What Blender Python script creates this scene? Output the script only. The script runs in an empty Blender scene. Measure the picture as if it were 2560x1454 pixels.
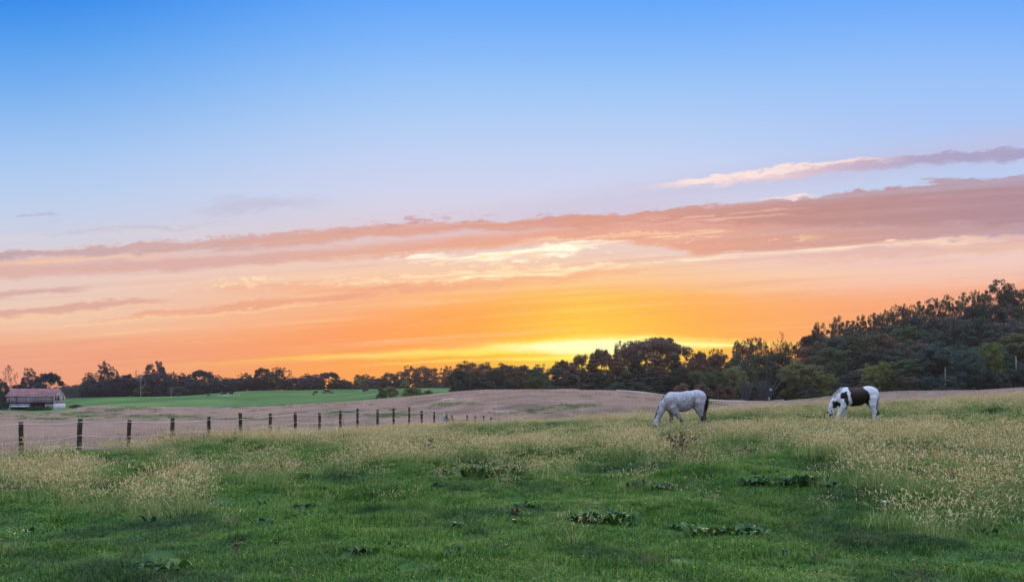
import bpy, math, random
import numpy as np
from mathutils import Vector

# ------------------------------------------------------------------ camera
PW, PH = 2560.0, 1454.0
F = 1991.0            # focal length in photo pixels (28 mm on 36 mm)
HY = 975.0            # row of the horizon
EYE = 1.65
scene = bpy.context.scene
cam_data = bpy.data.cameras.new("camera")
cam_data.lens = 28.0
cam_data.sensor_width = 36.0
cam_data.shift_y = (HY - PH / 2) / PW
cam_data.clip_start = 0.1
cam_data.clip_end = 30000
cam = bpy.data.objects.new("camera", cam_data)
cam.location = (0, 0, EYE)
cam.rotation_euler = (math.pi / 2, 0, 0)
scene.collection.objects.link(cam)
scene.camera = cam
scene.view_settings.view_transform = 'Standard'
scene.view_settings.look = 'None'
scene.view_settings.exposure = 0.0
scene.view_settings.gamma = 1.0
scene.view_settings.use_curve_mapping = False
try:
    scene.cycles.max_bounces = 5
    scene.cycles.diffuse_bounces = 3
    scene.cycles.transmission_bounces = 2
    scene.cycles.glossy_bounces = 1
    scene.cycles.volume_bounces = 0
    scene.cycles.transparent_max_bounces = 4
    scene.cycles.use_adaptive_sampling = False
    scene.cycles.use_denoising = True
except Exception:
    pass

def lin(c):
    r = []
    for v in c[:3]:
        v = v / 255.0
        r.append(v / 12.92 if v <= 0.04045 else ((v + 0.055) / 1.055) ** 2.4)
    return (r[0], r[1], r[2], 1.0)

# ------------------------------------------------------------------ node helper
class NT:
    def __init__(s, tree):
        s.t = tree
    def new(s, kind, **kw):
        n = s.t.nodes.new(kind)
        for k, v in kw.items():
            setattr(n, k, v)
        return n
    def put(s, sock, val):
        if isinstance(val, Ex):
            s.t.links.new(val.o, sock)
        elif hasattr(val, 'is_linked') and hasattr(val, 'links'):
            s.t.links.new(val, sock)
        else:
            sock.default_value = val
    def math(s, op, a, b=None, c=None, clamp=False):
        n = s.new('ShaderNodeMath', operation=op, use_clamp=clamp)
        s.put(n.inputs[0], a)
        if b is not None: s.put(n.inputs[1], b)
        if c is not None: s.put(n.inputs[2], c)
        return Ex(s, n.outputs[0])
    def sstep(s, v, a, b):
        n = s.new('ShaderNodeMapRange', interpolation_type='SMOOTHSTEP')
        s.put(n.inputs[0], v); s.put(n.inputs[1], a); s.put(n.inputs[2], b)
        n.inputs[3].default_value = 0; n.inputs[4].default_value = 1
        return Ex(s, n.outputs[0])
    def mix(s, fac, a, b, mode='MIX'):
        n = s.new('ShaderNodeMix', data_type='RGBA', blend_type=mode)
        s.put(n.inputs[0], fac); s.put(n.inputs[6], a); s.put(n.inputs[7], b)
        return Ex(s, n.outputs[2])
    def comb(s, x, y, z=0.0):
        n = s.new('ShaderNodeCombineXYZ')
        s.put(n.inputs[0], x); s.put(n.inputs[1], y); s.put(n.inputs[2], z)
        return Ex(s, n.outputs[0])
    def noise(s, vec, scale=1.0, detail=3.0, rough=0.5, dist=0.0):
        n = s.new('ShaderNodeTexNoise')
        s.put(n.inputs['Vector'], vec)
        n.inputs['Scale'].default_value = scale
        n.inputs['Detail'].default_value = detail
        n.inputs['Roughness'].default_value = rough
        n.inputs['Distortion'].default_value = dist
        return Ex(s, n.outputs[0])
    def ramp(s, fac, pts):
        n = s.new('ShaderNodeValToRGB')
        r = n.color_ramp
        while len(r.elements) < len(pts): r.elements.new(0.5)
        for e, (p, c) in zip(r.elements, pts):
            e.position = p; e.color = c
        s.put(n.inputs[0], fac)
        return Ex(s, n.outputs[0])
    def curve(s, x, pts):
        n = s.new('ShaderNodeFloatCurve')
        cm = n.mapping; c = cm.curves[0]
        while len(c.points) < len(pts): c.points.new(0.5, 0.5)
        for p, (a, b) in zip(c.points, pts):
            p.location = (a, b); p.handle_type = 'AUTO_CLAMPED'
        cm.update()
        s.put(n.inputs['Value'], x)
        return Ex(s, n.outputs[0])

class Ex:
    def __init__(s, nt, o): s.nt = nt; s.o = o
    def __add__(s, b): return s.nt.math('ADD', s, b)
    __radd__ = __add__
    def __sub__(s, b): return s.nt.math('SUBTRACT', s, b)
    def __rsub__(s, b): return s.nt.math('SUBTRACT', b, s)
    def __mul__(s, b): return s.nt.math('MULTIPLY', s, b)
    __rmul__ = __mul__
    def __truediv__(s, b): return s.nt.math('DIVIDE', s, b)

# ------------------------------------------------------------------ sky (world)
world = bpy.data.worlds.new("World")
scene.world = world
world.use_nodes = True
wt = world.node_tree
wt.nodes.clear()
N = NT(wt)
tc = N.new('ShaderNodeTexCoord')
sep = N.new('ShaderNodeSeparateXYZ')
wt.links.new(tc.outputs['Generated'], sep.inputs[0])
X, Y, Z = [Ex(N, sep.outputs[i]) for i in range(3)]
hyp = N.math('SQRT', X * X + Y * Y)
yy = N.math('MAXIMUM', Y, hyp * 0.35)
yy = N.math('MAXIMUM', yy, 0.0001)
U = X / yy                       # tangent of the azimuth west of the lane
V = N.math('MAXIMUM', Z / yy, 0.0)
SX = U * F + 1280.0              # same units as the layout notes
SY = HY - V * F
A = N.math('MULTIPLY', SX, 1 / PW, clamp=True)
T = V / (V + 0.5)
def tt(py):
    v = (HY - py) / F
    return v / (v + 0.5)
def vramp(lst, zen):
    pts = sorted((tt(p), lin(c)) for p, c in lst)
    return N.ramp(T, pts + [(0.58, lin(zen)), (0.74, (0.9, 1.15, 1.6, 1)), (1.0, (1.35, 1.6, 2.1, 1))])  # sky above the frame is brightened as fill for the ground
rL = vramp([(975, (240, 158, 112)), (900, (240, 164, 128)), (850, (246, 178, 138)), (800, (243, 202, 172)), (740, (236, 206, 190)),
            (680, (230, 203, 196)), (600, (208, 210, 226)), (480, (184, 207, 239)), (380, (163, 199, 242)), (200, (112, 173, 240)),
            (100, (82, 158, 238)), (0, (52, 140, 235))], (60, 125, 220))
rC = vramp([(975, (255, 160, 60)), (900, (255, 160, 66)), (860, (255, 158, 80)), (800, (255, 165, 98)), (740, (252, 180, 128)),
            (690, (250, 202, 165)), (640, (238, 205, 190)), (560, (221, 206, 217)), (480, (208, 212, 236)), (400, (196, 210, 242)),
            (300, (174, 205, 245)), (200, (150, 195, 248)), (100, (124, 181, 250)), (0, (98, 167, 250))], (70, 135, 230))
rR = vramp([(975, (252, 160, 96)), (850, (250, 165, 112)), (780, (248, 165, 128)), (700, (246, 196, 172)), (620, (238, 206, 202)),
            (560, (216, 208, 222)), (480, (192, 207, 237)), (380, (181, 202, 242)), (200, (154, 194, 248)), (100, (132, 183, 250)),
            (0, (108, 171, 250))], (75, 140, 232))
col = N.mix(N.sstep(SX, 0.0, 1150.0), rL, rC)
col = N.mix(N.sstep(SX, 1550.0, 2450.0), col, rR)

W = SY + SX * 0.068               # streaks climb to the right
nA = N.noise(N.comb(SX * (1 / 330), W * (1 / 30)), 1.0, 4, 0.55)
nB = N.noise(N.comb(SX * (1 / 95), W * (1 / 26), 3.7), 1.0, 6, 0.65)
nC = N.noise(N.comb(SX * (1 / 700), W * (1 / 16), 9.1), 1.0, 4, 0.6)
nD = N.noise(N.comb(SX * (1 / 34), W * (1 / 11), 5.3), 1.0, 4, 0.65)
PY = SY + (nB - 0.5) * 64.0 + (nA - 0.5) * 22.0 + (nD - 0.5) * 13.0

nS = N.noise(N.comb(SX * (1 / 150), W * (1 / 9), 2.2), 1.0, 5, 0.6)
def glow(cx, cy, sx, sy, color, amt):
    global col
    dx = (SX - cx) * (1 / sx); dy = (SY - cy) * (1 / sy)
    g = N.math('EXPONENT', (dx * dx + dy * dy) * -1.0)
    col = N.mix(g * amt, col, lin(color))
glow(1500, 895, 620, 105, (255, 168, 60), 0.7)
glow(1500, 836, 350, 116, (255, 206, 16), 0.97)
glow(1500, 868, 200, 52, (255, 236, 60), 0.8)

def cloud(tops, bots, st, sb, colour, op, fx=None, noisy=1.0, streak=0.0, gain=1.0, tex=None):
    """tops/bots: [(px, py)], soft edges st/sb, colour single or [(px, rgb)]"""
    global col
    ct = N.curve(A, [(p / PW, q / PH) for p, q in tops]) * PH
    cb = N.curve(A, [(p / PW, q / PH) for p, q in bots]) * PH
    py = PY if noisy == 1.0 else SY + (PY - SY) * noisy
    m = N.sstep(py - ct, -st / 2, st / 2) * N.sstep(cb - py, -sb / 2, sb / 2)
    if fx:
        m = m * N.sstep(SX, fx[0], fx[1])
        if len(fx) > 2: m = m * N.sstep(SX, fx[3], fx[2])
    if tex is not None:
        m = m * N.sstep(tex, .40, .60)
    elif streak:
        m = m * N.sstep(nC, 0.5 - streak * .3, 0.5 + streak * .12)
    elif noisy > .4:
        m = m * N.math('MULTIPLY_ADD', nC, 0.9, 0.45, clamp=True)
    if isinstance(colour, list):
        c = N.ramp(A, [(p / PW, lin(q)) for p, q in colour])
    else:
        c = lin(colour)
        c = (c[0] * gain, c[1] * gain, c[2] * gain, 1)
    col = N.mix(m * op, col, c)

def flecks(x0, x1, tops, bots, colour, op, gain=1.0, thr=.52):
    global col
    ct = N.curve(A, [(p / PW, q / PH) for p, q in tops]) * PH
    cb = N.curve(A, [(p / PW, q / PH) for p, q in bots]) * PH
    m = N.sstep(SY - ct, -8.0, 8.0) * N.sstep(cb - SY, -10.0, 10.0) * N.sstep(SX, float(x0), x0 + 120.0) * N.sstep(SX, float(x1), x1 - 140.0)
    m = m * N.sstep(nB * 0.6 + nD * 0.4, thr, thr + .07)
    c = lin(colour)
    col = N.mix(m * op, col, (c[0] * gain, c[1] * gain, c[2] * gain, 1))
# high thin veil above everything
cloud([(0, 700), (1200, 520), (2000, 400), (2560, 320)], [(0, 720), (1200, 600), (2000, 470), (2560, 390)], 70, 90, (196, 188, 214), 0.5, (700, 1700), 0.6)
cloud([(0, 530), (400, 530), (620, 492), (900, 500), (2560, 480)], [(0, 545), (400, 548), (620, 530), (900, 512), (2560, 490)], 22, 26, (188, 186, 206), 0.5, (420, 600, 680, 900), 1.2)
cloud([(0, 543), (200, 530), (2560, 380)], [(0, 552), (200, 540), (2560, 400)], 8, 12, (186, 182, 204), 0.7, (-10, 60, 120, 200), 1.0, 0.4)
cloud([(0, 590), (600, 550), (2560, 420)], [(0, 600), (600, 560), (2560, 430)], 8, 10, (198, 184, 200), 0.5, (60, 200, 400, 620), 1.0, 0.8)
# main bands
warm1 = [(0, (192, 154, 158)), (400, (206, 162, 156)), (1000, (224, 158, 134)), (1500, (220, 146, 116)), (2000, (190, 140, 132)), (2560, (176, 138, 148))]
warm2 = [(0, (222, 172, 158)), (600, (216, 164, 154)), (1100, (232, 158, 124)), (1600, (236, 150, 106)), (2000, (208, 142, 120)), (2560, (180, 138, 144))]
cloud([(0, 660), (400, 644), (800, 618), (1280, 580), (1600, 552), (1900, 520), (2560, 465)],
      [(0, 694), (400, 678), (800, 650), (1280, 614), (1480, 602), (1640, 616), (1800, 634), (2000, 624), (2200, 606), (2560, 588)], 30, 18, warm2, 0.85, None, 0.6)
cloud([(0, 632), (300, 609), (600, 590), (900, 566), (1280, 551), (1600, 526), (1900, 503), (2100, 484), (2330, 455), (2560, 438)],
      [(0, 652), (300, 637), (600, 622), (900, 598), (1280, 574), (1500, 568), (1700, 556), (1900, 560), (2560, 560)], 10, 20, warm1, 0.92, None, 0.85)
flecks(760, 1560, [(0, 560), (760, 566), (1000, 538), (1300, 536), (2560, 480)], [(0, 640), (760, 596), (1000, 572), (1300, 558), (2560, 500)], (206, 156, 162), .75)
cloud([(0, 654), (400, 632), (2560, 600)], [(0, 664), (400, 642), (2560, 605)], 8, 8, (250, 190, 150), 0.6, (-10, 0, 300, 560), 0.6)
cloud([(0, 640), (1400, 560), (1650, 546), (1850, 530), (2050, 524), (2560, 500)], [(0, 650), (1400, 568), (1650, 556), (1850, 546), (2050, 532), (2560, 505)], 8, 12, (240, 196, 184), 0.6, (1440, 1640, 1900, 2080), 0.9, 0, 1.0, nS)
cloud([(0, 640), (1500, 590), (1700, 584), (1840, 575), (2560, 560)], [(0, 650), (1500, 602), (1700, 596), (1840, 582), (2560, 565)], 7, 10, (255, 214, 168), 0.8, (1480, 1600, 1780, 1860), 0.9, 0, 1.05, nS)
cloud([(0, 560), (2050, 606), (2300, 598), (2560, 590)], [(0, 565), (2050, 616), (2300, 612), (2560, 604)], 10, 14, (226, 168, 150), 0.6, (2000, 2200), 1.0)
# bright rims
cloud([(0, 690), (950, 634), (1150, 634), (1300, 622), (1500, 598), (1600, 596), (2560, 500)],
      [(0, 700), (950, 642), (1150, 660), (1300, 650), (1500, 622), (1600, 606), (2560, 510)], 10, 12, (255, 244, 214), 0.95, (930, 1060, 1500, 1640), 1.25, 0, 1.2, nS)
cloud([(0, 735), (380, 719), (700, 695), (1000, 690), (1280, 670), (1530, 655), (2560, 560)],
      [(0, 745), (380, 727), (700, 702), (1000, 702), (1280, 692), (1530, 668), (2560, 570)], 8, 10, (255, 232, 186), 0.9, (360, 1100, 1480, 1620), 1.2, 0, 1.15, nS)
cloud([(0, 700), (1500, 648), (1760, 641), (2560, 600)], [(0, 705), (1500, 656), (1760, 652), (2560, 610)], 7, 9, (255, 240, 190), 1.0, (1440, 1560, 1700, 1800), 0.7, 0.2, 1.15)
cloud([(0, 660), (1500, 652), (1700, 640), (1850, 631), (2000, 622), (2200, 604), (2560, 592)],
      [(0, 665), (1500, 660), (1700, 649), (1850, 642), (2000, 632), (2200, 613), (2560, 602)], 8, 16, (255, 226, 186), 0.85, (1560, 1760, 2200, 2600), 0.7, 0.35, 1.1)
cloud([(0, 640), (1200, 612), (1500, 584), (1830, 572), (2560, 560)], [(0, 645), (1200, 618), (1500, 592), (1830, 577), (2560, 565)], 6, 9, (255, 220, 180), 0.7, (1220, 1420, 1720, 1850), 0.8, 0.5)
flecks(960, 1500, [(0, 700), (960, 650), (1500, 620), (2560, 600)], [(0, 760), (960, 700), (1500, 668), (2560, 640)], (255, 222, 176), .8, 1.05)
flecks(380, 1100, [(0, 740), (400, 706), (1000, 676), (2560, 600)], [(0, 770), (400, 734), (1000, 712), (2560, 640)], (255, 226, 184), .75, 1.05)
flecks(1300, 2100, [(0, 640), (1300, 600), (1700, 584), (2560, 600)], [(0, 660), (1300, 626), (1700, 606), (2560, 620)], (255, 214, 160), .6, 1.05)
# cloud banks below them
cloud([(0, 680), (1900, 650), (2150, 622), (2400, 610), (2560, 596)], [(0, 690), (1900, 660), (2150, 650), (2400, 640), (2560, 628)], 14, 26, (222, 168, 152), 0.6, (1850, 2150), 1.0)
cloud([(0, 700), (1000, 712), (1280, 694), (1600, 672), (1700, 668), (2560, 660)], [(0, 720), (1000, 730), (1280, 716), (1600, 684), (1700, 676), (2560, 670)], 12, 22, (246, 168, 120), 0.6, (300, 900, 1500, 1750), 0.8)
cloud([(0, 730), (220, 715), (2560, 500)], [(0, 746), (220, 725), (2560, 510)], 8, 10, (212, 164, 156), 0.85, (-10, 0, 160, 250), 0.6)
cloud([(0, 774), (400, 742), (2560, 600)], [(0, 794), (400, 756), (2560, 610)], 8, 12, (222, 162, 142), 0.85, (-10, 0, 330, 470), 0.7)
cloud([(0, 796), (400, 760), (2560, 600)], [(0, 803), (400, 766), (2560, 610)], 6, 8, (255, 206, 156), 0.7, (-10, 0, 330, 470), 0.7)
cloud([(0, 818), (250, 796), (600, 758), (800, 738), (1000, 712), (2560, 640)], [(0, 822), (250, 802), (600, 772), (800, 756), (1000, 732), (2560, 650)], 8, 8, (238, 162, 126), 0.8, (120, 400, 900, 1250), 0.7)
cloud([(0, 822), (250, 803), (600, 773), (800, 757), (1000, 734), (2560, 650)], [(0, 830), (250, 809), (600, 779), (800, 762), (1000, 742), (2560, 660)], 6, 7, (255, 206, 150), 0.75, (0, 200, 700, 1000), 0.7)
cloud([(0, 880), (600, 838), (1000, 786), (1280, 745), (1600, 738), (2000, 742), (2560, 706)], [(0, 975), (600, 900), (1280, 856), (1500, 842), (1900, 850), (2560, 850)], 60, 40,
      [(0, (240, 162, 128)), (500, (246, 158, 110)), (900, (255, 154, 80)), (1200, (255, 162, 52)), (1450, (255, 198, 36)), (1750, (255, 170, 60)), (2100, (252, 166, 96)), (2560, (246, 160, 124))], 0.8, None, 0.7)
cloud([(0, 860), (1010, 757), (1200, 745), (2560, 700)], [(0, 865), (1010, 761), (1200, 748), (2560, 705)], 5, 6, (255, 196, 130), 0.7, (980, 1040, 1120, 1190), 0.3)
# low yellow streaks near the sun
cloud([(0, 960), (300, 921), (700, 894), (1000, 878), (1280, 858), (1500, 838), (1800, 846), (2000, 858), (2560, 860)],
      [(0, 966), (300, 926), (700, 901), (1000, 893), (1280, 884), (1500, 876), (1800, 868), (2000, 866), (2560, 868)], 14, 14,
      [(0, (248, 178, 120)), (500, (255, 190, 90)), (900, (255, 212, 78)), (1300, (255, 232, 70)), (1600, (255, 236, 110)), (1900, (255, 206, 84)), (2560, (250, 170, 110))], 0.9, (100, 700, 1950, 2150), 0.35)
cloud([(0, 960), (880, 912), (1350, 892), (1500, 886), (2560, 880)], [(0, 966), (880, 917), (1350, 899), (1500, 900), (2560, 890)], 8, 8, (255, 240, 90), 0.9, (840, 1150, 1480, 1560), 0.3)
cloud([(0, 900), (1100, 878), (1300, 864), (1430, 852), (1560, 846), (2560, 840)], [(0, 905), (1100, 884), (1300, 874), (1430, 884), (1560, 884), (2560, 850)], 16, 18, (255, 250, 190), 0.95, (1100, 1400, 1520, 1660), 0.5, 0.0, 1.15)
cloud([(0, 860), (1640, 855), (1900, 858), (2560, 870)], [(0, 870), (1640, 866), (1900, 864), (2560, 880)], 8, 8, (255, 246, 150), 0.9, (1600, 1700, 1800, 1960), 0.3, 0.0, 1.1)
# upper right bright strip
cloud([(0, 560), (1600, 470), (1750, 449), (1900, 429), (2050, 406), (2150, 396), (2300, 386), (2560, 368)],
      [(0, 570), (1600, 474), (1750, 463), (1900, 452), (2050, 438), (2150, 430), (2300, 414), (2560, 394)], 8, 14,
      [(0, (250, 220, 214)), (1800, (252, 222, 216)), (2100, (206, 178, 196)), (2300, (172, 160, 192)), (2560, (166, 156, 190))], 0.95, (1560, 1740), 0.8)
cloud([(0, 560), (1600, 466), (1750, 447), (1900, 427), (2050, 404), (2150, 394), (2300, 388), (2560, 370)],
      [(0, 565), (1600, 470), (1750, 456), (1900, 440), (2050, 416), (2150, 406), (2300, 394), (2560, 374)], 7, 12, (255, 232, 224), 0.9, (1620, 1800, 2080, 2300), 1.0)
cloud([(0, 560), (1850, 497), (2040, 484), (2560, 440)], [(0, 565), (1850, 503), (2040, 492), (2560, 445)], 6, 8, (255, 226, 216), 0.9, (1880, 1940, 2000, 2060), 0.9)
lowm = N.sstep(SY, 540.0, 640.0) * N.sstep(SY, 960.0, 860.0)
col = N.mix(lowm * N.sstep(nC, .5, .72) * .35, col, lin((255, 214, 160)))
col = N.mix(lowm * N.sstep(nC, .48, .28) * .22, col, lin((226, 140, 112)))
# the eastern half of the sky, behind the camera, dim low down, brightened higher up as added fill light
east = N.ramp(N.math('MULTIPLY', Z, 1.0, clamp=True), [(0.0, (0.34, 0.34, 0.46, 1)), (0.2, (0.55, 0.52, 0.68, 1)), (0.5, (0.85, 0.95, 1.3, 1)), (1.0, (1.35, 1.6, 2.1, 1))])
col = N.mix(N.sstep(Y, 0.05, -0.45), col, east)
# below the horizon: dull ground colour
col = N.mix(N.sstep(Z, -0.03, 0.0), lin((120, 105, 95)), col)
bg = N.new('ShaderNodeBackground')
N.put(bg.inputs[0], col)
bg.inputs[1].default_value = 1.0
wo = N.new('ShaderNodeOutputWorld')
wt.links.new(bg.outputs[0], wo.inputs[0])
try:
    world.cycles.sampling_method = 'MANUAL'
    world.cycles.sample_map_resolution = 512
except Exception:
    pass

sun_data = bpy.data.lights.new("sun", 'SUN')
sun_data.energy = 1.7
sun_data.angle = math.radians(12)
sun_data.color = (1.0, 0.62, 0.32)
sun = bpy.data.objects.new("sun", sun_data)
SUN_EL, SUN_AZ = math.radians(8.5), math.atan(0.11)
sd = Vector((math.sin(SUN_AZ) * math.cos(SUN_EL), math.cos(SUN_AZ) * math.cos(SUN_EL), math.sin(SUN_EL)))
sun.rotation_euler = sd.to_track_quat('Z', 'Y').to_euler()
scene.collection.objects.link(sun)

# ------------------------------------------------------------------ object helpers
rng = np.random.default_rng(11)
random.seed(5)
def tag(o, label=None, cat=None, group=None, kind=None):
    if label: o["label"] = label
    if cat: o["category"] = cat
    if group: o["group"] = group
    if kind: o["kind"] = kind
    return o
def make_mesh(name, verts, faces, mats=(), mat_idx=None, smooth=False):
    """faces: (n,k) array or list of arrays with differing k"""
    me = bpy.data.meshes.new(name)
    verts = np.asarray(verts, dtype=np.float32)
    if isinstance(faces, np.ndarray): faces = [faces]
    faces = [np.asarray(f, dtype=np.int32) for f in faces if len(f)]
    me.vertices.add(len(verts)); me.vertices.foreach_set('co', verts.ravel())
    nl = sum(f.size for f in faces); nf = sum(len(f) for f in faces)
    me.loops.add(nl); me.polygons.add(nf)
    me.loops.foreach_set('vertex_index', np.concatenate([f.ravel() for f in faces]))
    tot = np.concatenate([np.full(len(f), f.shape[1], np.int32) for f in faces])
    st = np.concatenate([[0], np.cumsum(tot)[:-1]]).astype(np.int32)
    me.polygons.foreach_set('loop_start', st)
    for m in mats: me.materials.append(m)
    if mat_idx is not None: me.polygons.foreach_set('material_index', np.asarray(mat_idx, np.int32))
    if smooth: me.polygons.foreach_set('use_smooth', np.ones(nf, bool))
    me.update(calc_edges=True)
    return me
def link(name, me, parent=None, loc=(0, 0, 0)):
    o = bpy.data.objects.new(name, me)
    scene.collection.objects.link(o)
    o.location = loc
    if parent is not None: o.parent = parent
    return o
class MB:
    """collects shapes into one mesh"""
    def __init__(s): s.v = []; s.f3 = []; s.f4 = []; s.n = 0; s.m3 = []; s.m4 = []
    def add(s, v, f, mi=0):
        v = np.asarray(v, float); f = np.asarray(f, int) + s.n
        s.v.append(v); s.n += len(v)
        if f.shape[1] == 3: s.f3.append(f); s.m3.append(np.full(len(f), mi))
        else: s.f4.append(f); s.m4.append(np.full(len(f), mi))
    def box(s, c, d, mi=0, rz=0.0):
        c = np.array(c, float); d = np.array(d, float) / 2
        v = np.array([[x, y, z] for x in (-1, 1) for y in (-1, 1) for z in (-1, 1)]) * d
        if rz:
            cs, sn = math.cos(rz), math.sin(rz)
            v = np.stack([v[:, 0] * cs - v[:, 1] * sn, v[:, 0] * sn + v[:, 1] * cs, v[:, 2]], 1)
        s.add(v + c, [[0, 1, 3, 2], [4, 6, 7, 5], [0, 4, 5, 1], [2, 3, 7, 6], [0, 2, 6, 4], [1, 5, 7, 3]], mi)
    def tube(s, pts, rad, k=6, mi=0, cap=True):
        pts = np.array(pts, float); n = len(pts)
        rad = np.full(n, rad, float) if np.isscalar(rad) else np.array(rad, float)
        tan = np.gradient(pts, axis=0); tan /= np.linalg.norm(tan, axis=1)[:, None] + 1e-9
        ref = np.array([0.3, 0.9, 0.1]) if abs(tan[0][2]) > .7 else np.array([0, 0, 1.0])
        a = np.cross(tan, ref); a /= np.linalg.norm(a, axis=1)[:, None] + 1e-9
        b = np.cross(tan, a)
        th = np.linspace(0, 2 * math.pi, k, endpoint=False)
        v = pts[:, None] + rad[:, None, None] * (a[:, None] * np.cos(th)[None, :, None] + b[:, None] * np.sin(th)[None, :, None])
        f = [[i * k + j, i * k + (j + 1) % k, (i + 1) * k + (j + 1) % k, (i + 1) * k + j] for i in range(n - 1) for j in range(k)]
        s.add(v.reshape(-1, 3), f, mi)
        if cap:
            for r in (0, n - 1):
                base = v[r]; c = base.mean(0)[None]
                s.add(np.vstack([base, c]), [[j, (j + 1) % k, k] for j in range(k)], mi)
    def mesh(s, name, mats, smooth=False):
        fs = []; mi = []
        if s.f4: fs.append(np.vstack(s.f4)); mi.append(np.concatenate(s.m4))
        if s.f3: fs.append(np.vstack(s.f3)); mi.append(np.concatenate(s.m3))
        return make_mesh(name, np.vstack(s.v), fs, mats, np.concatenate(mi), smooth)

# ------------------------------------------------------------------ materials
def mat(name, build, rough=0.8, spec=0.2, transl=0.0):
    """build(nt) -> colour expression (and optional bump height)"""
    m = bpy.data.materials.new(name)
    m.use_nodes = True
    t = m.node_tree
    t.nodes.clear()
    nt = NT(t)
    out = nt.new('ShaderNodeOutputMaterial')
    b = nt.new('ShaderNodeBsdfPrincipled')
    b.inputs['Roughness'].default_value = rough
    b.inputs['Specular IOR Level'].default_value = spec
    r = build(nt)
    bump = None
    if isinstance(r, tuple) and isinstance(r[0], (Ex,)) : r, bump = r
    nt.put(b.inputs['Base Color'], r)
    if bump is not None:
        h, strength, dist = bump
        bn = nt.new('ShaderNodeBump')
        bn.inputs['Strength'].default_value = strength; bn.inputs['Distance'].default_value = dist
        nt.put(bn.inputs['Height'], h)
        t.links.new(bn.outputs[0], b.inputs['Normal'])
    if transl > 0:
        tr = nt.new('ShaderNodeBsdfTranslucent')
        nt.put(tr.inputs[0], r)
        mx = nt.new('ShaderNodeMixShader'); mx.inputs[0].default_value = transl
        t.links.new(b.outputs[0], mx.inputs[1]); t.links.new(tr.outputs[0], mx.inputs[2])
        t.links.new(mx.outputs[0], out.inputs[0])
    else:
        t.links.new(b.outputs[0], out.inputs[0])
    return m
def pos(nt):
    return Ex(nt, nt.new('ShaderNodeNewGeometry').outputs['Position'])
def objc(nt):
    return Ex(nt, nt.new('ShaderNodeTexCoord').outputs['Object'])
def isl(nt):
    return Ex(nt, nt.new('ShaderNodeNewGeometry').outputs['Random Per Island'])
def ocol(nt):
    return Ex(nt, nt.new('ShaderNodeObjectInfo').outputs['Color'])
def orand(nt):
    return Ex(nt, nt.new('ShaderNodeObjectInfo').outputs['Random'])
def rgb(r, g, b): return (r, g, b, 1.0)
def scaled(nt, c, f):
    return nt.mix(1.0, c, nt.comb(f, f, f), 'MULTIPLY')

# ------------------------------------------------------------------ terrain
CP = []   # (u, ln Y, z)
def cp(px, Yd, z=None, py=None):
    if z is None: z = EYE - (py - HY) / F * Yd
    CP.append(((px - 1280) / F, math.log(Yd), z))
for px in (-400, 300, 900, 1500, 2100, 2900):
    cp(px, 2.5, 0); 
    cp(px, 7, 0)
for px, z in ((-300, -.15), (640, -.05), (1280, 0), (1920, .05), (2560, .18), (3000, .3)): cp(px, 12, z)
for px, z in ((-300, -.5), (0, -.46), (640, -.25), (1280, -.06), (1920, .22), (2560, .6), (3000, .9)): cp(px, 24, z)
for px, z in ((-300, -.8), (0, -.75), (600, -.54), (1280, -.18), (2560, .95), (3000, 1.4)): cp(px, 34, z)
for px, Yd, py in ((880, 44, 1075), (1030, 50, 1063), (1150, 51, 1062), (1280, 51, 1058), (1400, 50, 1054), (1500, 48, 1047), (1640, 46, 1039), (1780, 46, 1025),
                   (1900, 48, 1016), (2050, 48, 1009), (2250, 50, 1000), (2560, 52, 983), (3000, 52, 965)): cp(px, Yd, EYE - (py - HY) / F * Yd - .22)
cp(1693, 32, py=1071); cp(2125, 33, py=1057)
for px, Yd, z in ((1028, 61, -1.35), (1120, 62, -1.5), (1280, 67, -1.9), (1400, 68, -1.8), (1500, 70, -1.6), (1640, 70, -1.1), (1780, 70, -.45), (1900, 80, -.25), (2050, 80, .08),
                  (2250, 80, .5), (2560, 80, 1.2), (3000, 80, 2.2),
                  (-300, 60, -1.3), (0, 60, -1.3), (300, 60, -1.4), (640, 60, -1.6), (880, 65, -1.7),
                  (-300, 100, -2.9), (0, 100, -2.8), (300, 100, -2.4), (640, 100, -2.6), (880, 100, -2.1), (1100, 100, -1.0), (1400, 100, .2), (1650, 100, -.2), (1800, 105, -.7)): cp(px, Yd, z)
for px, Yd, py in ((1400, 135, 974), (1300, 140, 975), (1200, 150, 977), (1130, 160, 980.5), (1050, 175, 990), (1000, 190, 994), (880, 215, 1004), (760, 240, 1011),
                   (640, 265, 1017), (560, 275, 1018), (300, 275, 1015), (215, 270, 1016), (130, 272, 1032), (0, 270, 1027), (-300, 270, 1030), (1480, 130, 976), (1560, 130, 981),
                   (1660, 135, 991), (1770, 140, 1003), (1860, 150, 1005),
                   (2250, 170, 978), (2560, 170, 970), (3000, 170, 955), (2050, 170, 994), (1950, 180, 1002), (1880, 180, 1005),
                   (150, 300, 1021), (0, 300, 1022), (215, 400, 993.5), (165, 400, 996), (0, 400, 1000), (-300, 400, 1003), (300, 400, 992), (440, 400, 990), (520, 410, 983.5), (600, 420, 978), (700, 430, 974.5),
                   (800, 430, 973), (900, 430, 972), (1000, 430, 971.5), (1110, 430, 971), (560, 380, 988), (820, 380, 986), (820, 320, 996), (560, 320, 1002), (300, 330, 1003), (1050, 260, 982), (950, 320, 984)): cp(px, Yd, py=py)
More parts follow.
